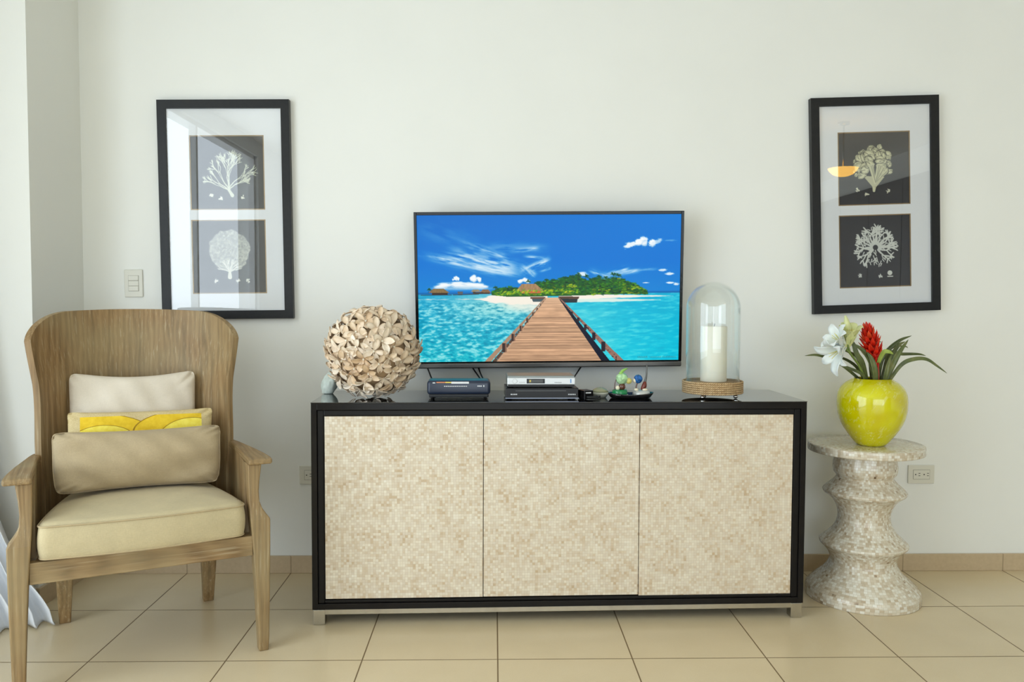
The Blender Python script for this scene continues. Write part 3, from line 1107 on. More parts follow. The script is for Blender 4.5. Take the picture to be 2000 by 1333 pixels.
slab('wall_column', (X_L, -1.76, 3.167, Y_F, 0, Z_C), M['column'])


def door_frame(name, axis, a0, a1, z0, z1, c):
    w, d = 0.035, 0.03
    mid = (a0 + a1) / 2
    bs = []
    for (p0, p1, q0, q1) in ((a0, a0 + w, z0, z1), (a1 - w, a1, z0, z1), (mid - w / 2, mid + w / 2, z0, z1), (a0, a1, z0, z0 + w), (a0, a1, z1 - w, z1)):
        bs.append((c - d, c + d, p0, p1, q0, q1) if axis == 'y' else (p0, p1, c - d, c + d, q0, q1))
    return props(boxes(name, bs, M['door_frame'], bev=0.004), kind='structure')


door_frame('door_1', 'y', DOOR[0], DOOR[1], DOOR[2], DOOR[3], X_L - 0.06)
door_frame('door_2', 'x', BACK[0], BACK[1], BACK[2], BACK[3], Y_B - 0.06)

props(box('baseboard_front', (-1.76, X_R, Y_F - 0.011, Y_F, 0, 0.076), M['skirting'], bev=0.002), kind='structure')
props(box('baseboard_column', (X_L, -1.749, 3.156, Y_F - 0.011, 0, 0.076), M['skirting'], bev=0.002), kind='structure')
props(box('baseboard_right', (X_R - 0.011, X_R, Y_B, Y_F - 0.011, 0, 0.076), M['skirting'], bev=0.002), kind='structure')

# ceiling lamp that the right-hand picture mirrors
lamp = thing('ceiling_lamp', 'amber glass bowl ceiling lamp hanging behind the camera, mirrored in the right coral picture', 'lamp', (2.98, 0.07, Z_C))
lathe('lamp_bowl', [(0.0, -0.462), (0.042, -0.457), (0.083, -0.441), (0.112, -0.412), (0.124, -0.390), (0.120, -0.390), (0.108, -0.408), (0.075, -0.436), (0, -0.450)], M['lamp_bowl'], lamp, 40)
tube('lamp_rod', [(0, 0, -0.45), (0, 0, -0.02)], 0.006, M['steel'], lamp)
lathe('ceiling_rose', [(0, 0), (0.05, 0), (0.045, -0.02), (0, -0.03)], M['steel'], lamp, 32)

# ================================================================== SIDEBOARD
SB_W, SB_D, SB_H = 1.834, 0.3965, 0.8224
sb = thing('sideboard', 'long black lacquered sideboard with three cream shell mosaic doors on a steel base', 'cabinet', (-0.6639, 2.9741, 0), (0, 0, R(1.53)))
zb = 0.0568
th = 0.021
# carcass: four black boards that frame the doors, back panel, inner rebate
boxes('carcass', [(0, th, 0, SB_D, zb, SB_H - 0.003), (SB_W - th, SB_W, 0, SB_D, zb, SB_H - 0.003),
                  (th, SB_W - th, 0, SB_D, SB_H - 0.028, SB_H - 0.003), (th, SB_W - th, 0, SB_D, zb, zb + 0.022),
                  (th, SB_W - th, SB_D - 0.01, SB_D, zb + 0.022, SB_H - 0.028)], M['black_lacquer'], sb, bev=0.0015)
box('top_panel', (-0.001, SB_W + 0.001, -0.001, SB_D, SB_H - 0.003, SB_H), M['top_gloss'], sb, bev=0.0008)
bm = bmesh.new()
e = 0.024
for b in ((th, th + e, 0.006, 0.03, zb + 0.022, SB_H - 0.028), (SB_W - th - e, SB_W - th, 0.006, 0.03, zb + 0.022, SB_H - 0.028),
          (th + e, SB_W - th - e, 0.006, 0.03, SB_H - 0.028 - 0.022, SB_H - 0.028), (th + e, SB_W - th - e, 0.006, 0.03, zb + 0.022, zb + 0.022 + 0.012)):
    add_box(bm, *b, bev=0.003)
from_bm('inner_frame', bm, M['black_lacquer_inner'], sb)
dx0, dx1 = th + e + 0.001, SB_W - th - e - 0.001
dw = (dx1 - dx0) / 3
for i in range(3):
    a, b = dx0 + dw * i + 0.0012, dx0 + dw * (i + 1) - 0.0012
    z0, z1 = (zb + 0.0375, SB_H - 0.052) if i != 2 else (zb + 0.0345, SB_H - 0.0505)
    box('door', (a, b, 0.009 + 0.0015 * (i == 1), 0.03, z0, z1), M['mosaic_door'], sb, bev=0.0012)
bm = bmesh.new()
add_box(bm, 0.004, SB_W - 0.004, 0.004, 0.03, zb - 0.019, zb, bev=0.001)
add_box(bm, 0.004, SB_W - 0.004, SB_D - 0.03, SB_D - 0.004, zb - 0.019, zb, bev=0.001)
add_box(bm, 0.004, 0.03, 0.03, SB_D - 0.03, zb - 0.019, zb, bev=0.001)
add_box(bm, SB_W - 0.03, SB_W - 0.004, 0.03, SB_D - 0.03, zb - 0.019, zb, bev=0.001)
from_bm('base_rail', bm, M['steel'], sb)
for x0 in (0.004, SB_W - 0.046):
    for y0 in (0.002, SB_D - 0.044):
        box('foot', (x0, x0 + 0.042, y0, y0 + 0.042, 0, zb - 0.001), M['steel'], sb, bev=0.0015)

# ================================================================== TELEVISION
tv = thing('television', 'flat television mounted on the wall above the sideboard showing a tropical island pier', 'television', (0.233, 3.4585, 1.237), (R(4.8), R(-0.65), 0))
TW, TH = 1.130, 0.660
bz = 0.0125
bm = bmesh.new()
add_box(bm, -TW / 2, TW / 2, 0.003, 0.03, -TH / 2, TH / 2, bev=0.003)
add_box(bm, -TW / 2, -TW / 2 + bz, 0, 0.006, -TH / 2 + 0.024, TH / 2, bev=0.0015)
add_box(bm, TW / 2 - bz, TW / 2, 0, 0.006, -TH / 2 + 0.024, TH / 2, bev=0.0015)
add_box(bm, -TW / 2 + bz, TW / 2 - bz, 0, 0.006, TH / 2 - 0.0135, TH / 2, bev=0.0015)
add_box(bm, -TW / 2 + bz, TW / 2 - bz, 0, 0.006, -TH / 2 + 0.022, -TH / 2 + 0.029, bev=0.001)
from_bm('tv_frame', bm, M['tv_black'], tv)
box('back_housing', (-TW / 2 + 0.12, TW / 2 - 0.12, 0.029, 0.05, -TH / 2 + 0.06, TH / 2 - 0.1), M['tv_black'], tv, bev=0.006)
st = box('bottom_strip', (-TW / 2, TW / 2, -0.003, 0.012, -TH / 2 + 0.003, -TH / 2 + 0.0225), M['tv_silver'], tv, bev=0.003)
boxes('maker_mark', [(-0.03 + k * 0.0075, -0.0245 + k * 0.0075, -0.0034, -0.0028, -TH / 2 + 0.011, -TH / 2 + 0.0145) for k in range(8)], M['mark_grey'], tv)
sw, sh = TW - 2 * bz, TH - 0.0135 - 0.029
scr = grid_paint('screen', tv_picture(), sw, sh, M['tv_screen'], tv, y=0.0028, loc=(0, 0, (TH / 2 - 0.0135 + -TH / 2 + 0.029) / 2))
mt = boxes('wall_bracket', [(-0.2, 0.2, 0.05, 0.062, -0.15, 0.15), (-0.05, 0.05, 0.06, 0.093, -0.1, 0.1)], M['cable'], tv)

# ================================================================== CORAL PICTURES
def picture(loc, roll, label, cv1, cv2, dx, pz=(0.159, -0.198)):
    t = thing('framed_picture', label, 'picture', loc, (0, R(-roll), 0), 'pair of framed coral pictures')
    w, h, fw, dp = 0.556, 0.928, 0.036, 0.028
    bm = bmesh.new()
    def mitre(pts_o, pts_i):
        for i in range(4):
            o0, o1, i0, i1 = pts_o[i], pts_o[(i + 1) % 4], pts_i[i], pts_i[(i + 1) % 4]
            vs = []
            for y in (0, dp):
                vs.append([bm.verts.new((p[0], y, p[1])) for p in (o0, o1, i1, i0)])
            a, b = vs
            bm.faces.new(a)
            bm.faces.new(b[::-1])
            for k in range(4):
                bm.faces.new((a[k], a[(k + 1) % 4], b[(k + 1) % 4], b[k]))
    O = [(-w / 2, -h / 2), (w / 2, -h / 2), (w / 2, h / 2), (-w / 2, h / 2)]
    I = [(-w / 2 + fw, -h / 2 + fw), (w / 2 - fw, -h / 2 + fw), (w / 2 - fw, h / 2 - fw), (-w / 2 + fw, h / 2 - fw)]
    mitre(O, I)
    from_bm('picture_frame', bm, M['picture_frame'], t)
    s = 0.3155
    mb = []
    hw, hh = w / 2 - fw + 0.002, h / 2 - fw + 0.002
    z1t, z1b, z2t, z2b = pz[0] + s / 2, pz[0] - s / 2, pz[1] + s / 2, pz[1] - s / 2
    y0, y1 = 0.012, 0.0145
    mb = [(-hw, hw, y0, y1, z1t, hh), (-hw, hw, y0, y1, z2t, z1b), (-hw, hw, y0, y1, -hh, z2b),
          (-hw, dx - s / 2, y0, y1, z1b, z1t), (dx + s / 2, hw, y0, y1, z1b, z1t),
          (-hw, dx - s / 2, y0, y1, z2b, z2t), (dx + s / 2, hw, y0, y1, z2b, z2t)]
    boxes('mat_board', mb, M['mat_board'], t)
    for z, cv in ((pz[0], cv1), (pz[1], cv2)):
        g = 0.0045
        rim = [(dx - s / 2, dx + s / 2, 0.0125, 0.017, z + s / 2 - g, z + s / 2), (dx - s / 2, dx + s / 2, 0.0125, 0.017, z - s / 2, z - s / 2 + g),
               (dx - s / 2, dx - s / 2 + g, 0.0125, 0.017, z - s / 2 + g, z + s / 2 - g), (dx + s / 2 - g, dx + s / 2, 0.0125, 0.017, z - s / 2 + g, z + s / 2 - g)]
        pr = grid_paint('coral_print', cv, s - g, s - g, M['print'], t, y=0.016, loc=(dx, 0, z))
        rm = boxes('gilt_rim', rim, M['gilt'], pr)
        rm.location = (-dx, 0, -z)
    box('glass_pane', (-hw, hw, 0.0075, 0.0085, -hh, hh), M['pane'], t)
    box('backing_board', (-hw, hw, 0.0175, 0.0275, -hh, hh), M['picture_frame'], t)
    return t


picture((-1.1432, 3.532, 1.575), 0.7, 'black framed pair of coral prints hanging above the armchair, branching coral over round fan coral', print_branching(), print_fan(), 0.008)
picture((1.6505, 3.532, 1.613), 2.1, 'black framed pair of coral prints hanging above the yellow vase, leafy coral over spiky coral', print_cabbage(), print_spiky(), -0.002)

# ================================================================== SWITCH AND SOCKETS
def wall_plate(name, label, cat, x, z, w, h, group=None):
    t = thing(name, label, cat, (x, Y_F, z), (0, 0, 0), group)
    box('cover_plate', (-w / 2, w / 2, -0.008, 0, -h / 2, h / 2), M['plastic_white'], t, bev=0.003)
    return t


sw_ = wall_plate('light_switch', 'white double rocker light switch on the wall between armchair and left picture', 'switch', -1.545, 1.262, 0.078, 0.118)
sw_.rotation_euler = (0, R(-0.8), 0)
boxes('seam', [(-0.021, 0.023, -0.0088, -0.0078, -0.034, 0.034)], M['socket_line'], sw_)
for z in (0.0225, 0, -0.0225):
    if z == 0:
        box('blank_insert', (-0.020, 0.022, -0.0098, -0.0078, z - 0.0105, z + 0.0105), M['plastic_white'], sw_, bev=0.001)
    else:
        box('rocker', (-0.020, 0.022, -0.0112, -0.0078, z - 0.0105, z + 0.0105), M['plastic_white'], sw_, bev=0.0015)


def socket(x, z, label, gid):
    t = wall_plate('power_socket', label, 'socket', x, z, 0.118, 0.082, gid)
    box('seam', (-0.0375, 0.0375, -0.0088, -0.0078, -0.0215, 0.0215), M['socket_line'], t, bev=0.0004)
    box('insert', (-0.036, 0.036, -0.0096, -0.0078, -0.020, 0.020), M['plastic_white'], t, bev=0.0006)
    sl = []
    for cx in (-0.02, 0.018):
        sl += [(cx + 0.006, cx + 0.014, -0.0102, -0.009, 0.004, 0.0065), (cx + 0.006, cx + 0.014, -0.0102, -0.009, -0.0065, -0.004),
               (cx - 0.0095, cx - 0.0045, -0.0102, -0.009, -0.0025, 0.0025)]
    boxes('slots', sl, M['plastic_dark'], t)
    return t


socket(1.891, 0.432, 'white double power socket on the wall to the right of the mosaic stool', 'double wall sockets')
socket(-0.786, 0.432, 'white power socket partly hidden behind the left edge of the sideboard', 'double wall sockets')

# ================================================================== ARMCHAIR
ch = thing('armchair', 'high curved back limed oak armchair with beige linen seat, left of the sideboard', 'chair', (-1.236 + 0.003, 2.87, 0), (0, 0, R(26)))


def rect_ring(x0, x1, y0, y1, z):
    return [(x0, y0, z), (x1, y0, z), (x1, y1, z), (x0, y1, z)]


for s in (-1, 1):
    def rx(a, b):
        return (min(s * a, s * b), max(s * a, s * b))
    # front leg with its shoulder, running up into the arm post
    ks = [(0.0, 0.342, 0.374, -0.300, -0.262), (0.05, 0.340, 0.376, -0.303, -0.259), (0.2, 0.334, 0.379, -0.306, -0.254), (0.34, 0.327, 0.381, -0.308, -0.248),
          (0.41, 0.322, 0.382, -0.308, -0.246), (0.455, 0.318, 0.382, -0.308, -0.244), (0.472, 0.317, 0.370, -0.306, -0.243), (0.492, 0.316, 0.357, -0.303, -0.242), (0.515, 0.315, 0.349, -0.300, -0.24),
          (0.55, 0.314, 0.347, -0.298, -0.236), (0.59, 0.313, 0.350, -0.298, -0.235), (0.642, 0.312, 0.357, -0.298, -0.235)]
    rings = []
    for z, a, b, y0, y1 in ks:
        xa, xb = rx(a, b)
        rings.append(rect_ring(xa, xb, y0, y1, z))
    loft('leg', rings, M['wood_z'], ch, bev=0.004)
    # rear sabre leg
    rings = []
    for k in range(9):
        t = k / 8
        z = 0.40 * t
        y = 0.292 - 0.075 * math.sin(t * PI / 2)
        xm = 0.250 - 0.006 * t
        hw_ = 0.019 + 0.012 * math.sin(t * PI / 2)
        rings.append(rect_ring(*rx(xm - hw_, xm + hw_), y - hw_ * 1.1, y + hw_ * 1.1, z))
    loft('leg', rings, M['wood_z'], ch, bev=0.003)
    # arm pad
    path = [(0.311, 0.389, -0.318), (0.312, 0.389, -0.29), (0.312, 0.384, -0.22), (0.312, 0.372, -0.12), (0.312, 0.356, -0.02), (0.308, 0.342, 0.07), (0.298, 0.332, 0.115)]
    rings = []
    for a, b, y in path:
        xa, xb = rx(a, b)
        e_ = 0.002 if y < -0.3 else 0
        rings.append([(xa, y, 0.6415 + e_), (xb, y, 0.6415 + e_), (xb, y, 0.664 - e_), (xa, y, 0.664 - e_)])
    loft('armrest', rings, M['wood_y'], ch, bev=0.006)
    # side panel below the arm
    rings = []
    for a, y in ((0.313, -0.245), (0.318, -0.12), (0.318, 0.0), (0.308, 0.095)):
        xa, xb = rx(a - 0.004, a + 0.016)
        rings.append([(xa, y, 0.40), (xb, y, 0.40), (xb, y, 0.643), (xa, y, 0.643)])
    loft('side_panel', rings, M['wood_z'], ch)
    # side rail
    rings = []
    for a, y in ((0.335, -0.26), (0.30, 0.0), (0.262, 0.2)):
        xa, xb = rx(a - 0.012, a + 0.012)
        rings.append([(xa, y, 0.335), (xb, y, 0.335), (xb, y, 0.402), (xa, y, 0.402)])
    loft('side_rail', rings, M['wood_y'], ch, bev=0.002)
box('front_rail', (-0.326, 0.326, -0.297, -0.268, 0.333, 0.400), M['wood_x'], ch, bev=0.003)
box('rear_rail', (-0.25, 0.25, 0.205, 0.232, 0.335, 0.402), M['wood_x'], ch, bev=0.003)
loft('seat_board', [[(-0.31, -0.27, z), (0.31, -0.27, z), (0.225, 0.19, z), (-0.225, 0.19, z)] for z in (0.385, 0.4)], M['wood_x'], ch)


# curved shell back
def shell_point(u, z, off):
    """u in -1..1 around the U-shaped plan, off = outward offset"""
    wz = 0.294 + 0.026 * (1 - math.exp(-max(0, z - 0.55) * 6)) - 0.012 * math.exp(-((z - 0.84) / 0.16) ** 2) * (1 if z > 0.6 else 1)
    wz += 0.012 * max(0, min(1, (z - 0.9) / 0.15))
    yb_ = 0.250 + 0.10 * (z - 0.4)
    yf_ = 0.070 + 0.03 * (z - 0.4)
    th_ = u * R(70)
    x = wz * math.sin(th_) / math.sin(R(70))
    y = yf_ + (yb_ - yf_) * (math.cos(th_) - math.cos(R(70))) / (1 - math.cos(R(70)))
    # outward normal (approx)
    nx, ny = math.sin(th_) / wz, math.cos(th_) / (yb_ - yf_) * 0.62
    L_ = math.hypot(nx, ny) or 1
    return (x + off * nx / L_, y + off * ny / L_, z)


def shell_top(u):
    x = abs(shell_point(u, 1.0, 0)[0])
    xm = shell_point(1.0, 1.0, 0)[0]
    x0, r = 0.200, 0.112
    if x <= x0:
        return 1.157 - 0.006 * (x / x0) ** 2
    q = min(1, (x - x0) / (xm - x0 + 0.0006))
    return 1.157 - 0.006 - r * 1.0 + r * 1.0 * math.sqrt(max(0, 1 - q * q))


nu, nz_ = 72, 40
us = [-1 + 2 * i / nu for i in range(nu + 1)]
us = [math.copysign(1 - (1 - abs(u)) ** 1.9, u) for u in us]
vin, vout = [], []
for j in range(nz_ + 1):
    for u in us:
        zt = shell_top(u)
        z = 0.402 + (zt - 0.402) * (j / nz_)
        vin.append(shell_point(u, z, 0.0))
        vout.append(shell_point(u, z, 0.021))
w_ = nu + 1
fcs = []
off_ = len(vin)
for j in range(nz_):
    for i in range(nu):
        a = j * w_ + i
        fcs.append((a, a + 1, a + w_ + 1, a + w_))
        fcs.append((off_ + a, off_ + a + w_, off_ + a + w_ + 1, off_ + a + 1))
for i in range(nu):
    fcs.append((i, off_ + i, off_ + i + 1, i + 1))
    a = nz_ * w_ + i
    fcs.append((a, a + 1, off_ + a + 1, off_ + a))
for j in range(nz_):
    a = j * w_
    fcs.append((a, a + w_, off_ + a + w_, off_ + a))
    a = j * w_ + nu
    fcs.append((a, off_ + a, off_ + a + w_, a + w_))
bk = from_py('backrest', vin + vout, fcs, M['wood_z'], ch)
bv = bk.modifiers.new('rounded_edge', 'BEVEL')
bv.width = 0.007
bv.segments = 3
bv.limit_method = 'ANGLE'
bv.angle_limit = R(50)


# seat cushion (lies on the chair: its own thing)
def superpad(name, hw_f, hw_b, y0, y1, z0, z1, crown, mat, parent, rc=0.05):
    """box cushion with trapezoid plan, rounded corners and a crowned top"""
    v, f = [], []
    outline = []
    corners = [(-hw_f, y0), (hw_f, y0), (hw_b, y1), (-hw_b, y1)]
    for i, c in enumerate(corners):
        p, nxt = Vector(corners[i - 1]), Vector(corners[(i + 1) % 4])
        c = Vector(c)
        a, b = (p - c).normalized(), (nxt - c).normalized()
        rc = 0.045 if i < 2 else 0.13
        rn = 0.045 if (i + 1) % 4 < 2 else 0.13
        for k in range(9):
            t = k / 8
            q = (c + a * rc) * (1 - t) ** 2 + c * 2 * t * (1 - t) + (c + b * rc) * t * t
            outline.append(q)
        # extra points along the edge, bowed outward a little
        nn = nxt - c
        e0, e1 = c + b * rc, nxt - b * rn
        nrm = Vector((b.y, -b.x))
        for k in range(1, 12):
            t = k / 12
            bow = 0.012 * math.sin(PI * t) * (1.6 if i == 0 else 0.4)
            outline.append(e0 * (1 - t) + e1 * t + nrm * bow)
    n = len(outline)
    cen = Vector((0, (y0 + y1) / 2))
    prof = []
    H = z1 - z0
    prof.append((0.02, z0 - 0.0, 0))
    prof.append((0.6, z0 - 0.0, 0))
    prof.append((0.955, z0 + 0.001, 0))
    prof.append((0.985, z0 + 0.006, 0))
    for k in range(7):
        t = k / 6
        prof.append((0.995 + 0.016 * math.sin(PI * t), z0 + 0.010 + (H - 0.02) * t, 0))
    prof.append((0.985, z1 - 0.004, 0))
    for s_ in (0.96, 0.92, 0.85, 0.75, 0.62, 0.48, 0.33, 0.18, 0.06):
        prof.append((s_, z1 + crown * (1 - s_ ** 2.6) ** 0.9, 1))
    rings = []
    for s_, z, top in prof:
        rings.append([(cen.x + (p.x - cen.x) * s_, cen.y + (p.y - cen.y) * s_, z) for p in outline])
    v = [p for r_ in rings for p in r_]
    for j in range(len(rings) - 1):
        for i in range(n):
            f.append((j * n + i, j * n + (i + 1) % n, (j + 1) * n + (i + 1) % n, (j + 1) * n + i))
    f.append(tuple(range(n)))
    f.append(tuple((len(rings) - 1) * n + i for i in range(n)))
    o = from_py(name, v, f, mat, parent)
    def pipe(s_, z):
        path = [Vector((cen.x + (p.x - cen.x) * s_, cen.y + (p.y - cen.y) * s_, z)) for p in outline]
        path.append(path[0])
        vv, ff = tube_data(path, 0.0028, 8, False)
        return from_py('piping', vv, ff, M['piping'], parent)
    pipe(0.997, z1 - 0.006)
    pipe(0.992, z0 + 0.007)
    return o


CH = ch.location.copy()
cush = thing('seat_cushion', 'thick beige linen box cushion lying on the seat of the oak armchair', 'cushion', (CH.x, CH.y, 0.402), (0, 0, R(26)))
superpad('cushion_body', 0.308, 0.215, -0.312, 0.178, 0.0, 0.112, 0.030, M['linen_seat'], cush)


def pillow_data(w, h, t, pinch=0.05, n=34, seed=0, sag=0.0, ear=0.03, wr=0.004, slim=0.0, rnd_p=15.0):
    v, f = [], []
    rnd = random.Random(seed)
    ph = [rnd.uniform(0, 6) for _ in range(6)]
    def pt(i, j, side):
        a, b = -1 + 2 * i / n, -1 + 2 * j / n
        a, b = math.copysign(1 - (1 - abs(a)) ** 1.25, a), math.copysign(1 - (1 - abs(b)) ** 1.25, b)
        th_f = ((1 - a * a) * (1 - b * b))
        if a or b:
            fac = max(abs(a), abs(b)) / (abs(a) ** rnd_p + abs(b) ** rnd_p) ** (1 / rnd_p)
            a, b = a * fac, b * fac
        x = a * w / 2 * (1 - pinch * (1 - b * b) * 0.35 * abs(a) ** 3)
        z = b * h / 2 * (1 - pinch * 2.4 * (1 - a * a) * abs(b) ** 3)
        z += sag * h * (1 - a * a) * (b > 0) * -b
        ea = (abs(a) * abs(b)) ** 6
        if b < 0:
            x *= 1 - slim * b * b
        x += math.copysign(ear * 0.35, a) * ea
        z += math.copysign(ear * 0.35, b) * ea
        y = t / 2 * th_f ** 0.42
        y *= 1 + 0.05 * math.sin(3 * a + ph[0]) * math.cos(2.5 * b + ph[1])
        y += wr * (math.sin(9 * a * b + ph[2]) + 0.6 * math.sin(14 * a + 6 * b + ph[3])) * th_f ** 0.5
        # gathered corners
        cg = math.exp(-((1 - abs(a)) ** 2 + (1 - abs(b)) ** 2) * 14)
        y += wr * 1.2 * cg * math.sin(26 * (abs(a) - abs(b)) + ph[4])
        return (x, side * y, z)
    for side in (-1, 1):
        for j in range(n + 1):
            for i in range(n + 1):
                v.append(pt(i, j, side))
    w1 = n + 1
    o = w1 * w1
    for j in range(n):
        for i in range(n):
            a = j * w1 + i
            f.append((a, a + 1, a + w1 + 1, a + w1))
            f.append((o + a, o + a + w1, o + a + w1 + 1, o + a + 1))
    rim = [j * w1 for j in range(n + 1)] + [n * w1 + i for i in range(1, n + 1)] + [j * w1 + n for j in range(n - 1, -1, -1)] + [i for i in range(n - 1, 0, -1)]
    return v, f, [Vector(v[k]) for k in rim]


def pillow(name, label, mat, w, h, t, lx, ly, lz, rot, seed, piping=None, **kw):
    """local chair coordinates; lz = height of the pillow centre"""
    a = R(26)
    pos = (CH.x + lx * math.cos(a) - ly * math.sin(a), CH.y + lx * math.sin(a) + ly * math.cos(a), lz)
    T_ = thing(name, label, 'pillow', pos, (rot[0], rot[1], rot[2] + a))
    v, f, rim = pillow_data(w, h, t, seed=seed, **kw)
    me = bpy.data.meshes.new('pillow_cover')
    me.from_pydata(v, [], f)
    bm = bmesh.new()
    bm.from_mesh(me)
    bmesh.ops.remove_doubles(bm, verts=bm.verts, dist=1e-5)
    bmesh.ops.recalc_face_normals(bm, faces=bm.faces)
    bm.to_mesh(me)
    bm.free()
    o = link('pillow_cover', me, mat, T_, True)
    if piping:
        rim = rim + [rim[0]]
        vv, ff = tube_data(rim, 0.0024, 8, False)
        from_py('piping', vv, ff, piping, T_)
    return T_, o


def yellow_mat():
    """tan linen with a stitched yellow panel of overlapping leaf shapes"""
    m = NT('tan_linen_with_yellow_panel')
    co = m.coord()
    s = m.n('ShaderNodeSeparateXYZ', {0: co})
    x, z = s.outputs[0], s.outputs[2]
    inx = m.math('LESS_THAN', m.math('ABSOLUTE', m.math('ADD', x, 0.0)), 0.198)
    panel = m.math('MULTIPLY', inx, m.math('LESS_THAN', m.math('ABSOLUTE', z), 0.108))
    def ell(cx, cz, a, b, rot):
        dx, dz = m.math('SUBTRACT', x, cx), m.math('SUBTRACT', z, cz)
        c, s_ = math.cos(rot), math.sin(rot)
        u = m.math('DIVIDE', m.math('ADD', m.math('MULTIPLY', dx, c), m.math('MULTIPLY', dz, s_)), a)
        v = m.math('DIVIDE', m.math('SUBTRACT', m.math('MULTIPLY', dz, c), m.math('MULTIPLY', dx, s_)), b)
        return m.math('SQRT', m.math('ADD', m.math('MULTIPLY', u, u), m.math('MULTIPLY', v, v)))
    tan = m.ramp(m.noise(co, 300, 2), [(0.3, rgb(196, 176, 128)), (0.7, rgb(214, 196, 150))])
    gold = m.ramp(m.noise(co, 60, 2), [(0.3, rgb(222, 184, 30)), (0.7, rgb(236, 202, 50))])
    lem = m.ramp(m.noise(co, 60, 2), [(0.3, rgb(238, 216, 70)), (0.7, rgb(248, 232, 100))])
    c = tan
    seams = None
    for (cx, cz, a, b, rot, colr) in ((0.02, 0.015, 0.26, 0.07, 0.0, gold), (-0.12, 0.055, 0.15, 0.06, -0.08, gold), (0.13, 0.06, 0.16, 0.062, 0.06, gold),
                                      (-0.125, 0.025, 0.10, 0.052, 0.0, lem), (0.15, 0.03, 0.10, 0.062, 0.15, lem)):
        d = ell(cx, cz, a, b, rot)
        c = m.mix(m.math('MULTIPLY', m.math('LESS_THAN', d, 1.0), panel), c, colr)
        ring = m.math('MULTIPLY', m.math('LESS_THAN', m.math('ABSOLUTE', m.math('SUBTRACT', d, 1.0)), 0.018), panel)
        c = m.mix(ring, c, rgb(160, 124, 20))
    m.base(c)
    m.p(Roughness=0.85)
    m.bump(m.noise(co, 260, 2), 0.2, 0.002)
    return m.m


M['yellow_panel'] = yellow_mat()
pillow('cream_pillow', 'plain cream pillow at the back of the armchair, topmost of its three pillows', M['linen_cream'], 0.425, 0.385, 0.10, -0.010, 0.175, 0.741, (R(-9), R(0.6), 0), 3, ear=0.0, pinch=0.05, wr=0.006)
pillow('yellow_pillow', 'tan pillow with yellow leaf panel, wedged between the cream and the tan pillow', M['yellow_panel'], 0.47, 0.25, 0.07, 0.010, 0.072, 0.672, (R(-9), R(1.2), 0), 5, ear=0.012, pinch=0.012, rnd_p=25.0)
pillow('lumbar_pillow', 'plain tan linen lumbar pillow in front of the other pillows on the armchair', M['linen_tan'], 0.53, 0.205, 0.125, -0.004, -0.035, 0.646, (R(-10), R(0.7), 0), 8, piping=M['linen_tan'], ear=0.0, pinch=0.035, wr=0.008, slim=0.055)

# ================================================================== CURTAIN
def curtain():
    v, f = [], []
    nu_, nz2 = 150, 60
    zs_ = [2.62, 2.0, 1.5, 1.25, 0.95, 0.65, 0.45, 0.3, 0.2, 0.1, 0.0]
    xe = [-2.10, -2.04, -1.975, -1.945, -1.91, -1.875, -1.835, -1.77, -1.715, -1.65, -1.60]
    for j in range(nz2 + 1):
        t = j / nz2
        z = 2.62 * (1 - t) ** 1.25
        xr = float(np.interp(-z, [-q for q in zs_], xe))
        for i in range(nu_ + 1):
            u = i / nu_
            sp = float(sstep(0.62, 0.0, z))
            x = -2.26 + (xr + 2.26) * u
            yb0 = 3.02 - 0.06 * (1 - u) - sp * (0.36 * (1 - u) + 0.02)
            ph = (u ** 1.5) * 2 * PI * 9.5 + 0.6 * math.sin(z * 2.1)
            amp = 0.018 + 0.020 * sp
            w_ = math.sin(ph) + 0.3 * math.sin(2 * ph + 1.3 + z * 2)
            y = yb0 - amp * 0.85 * w_
            x2 = x + amp * (0.35 * math.cos(ph) + sp * 0.55 * w_)
            lift = 0.030 * max(0, math.sin(ph + 0.7)) * float(sstep(0.2, 0.02, z)) * (1 if z > 0.02 else 0.25)
            v.append((x2, y, max(0.004, z) + lift))
    w1 = nu_ + 1
    for j in range(nz2):
        for i in range(nu_):
            a = j * w1 + i
            f.append((a, a + w1, a + w1 + 1, a + 1))
    o = from_py('curtain', v, f, M['curtain'])
    sm = o.modifiers.new('cloth_thickness', 'SOLIDIFY')
    sm.thickness = 0.002
    return props(o, 'white floor length curtain gathered at the left edge behind the armchair', 'curtain')


curtain()

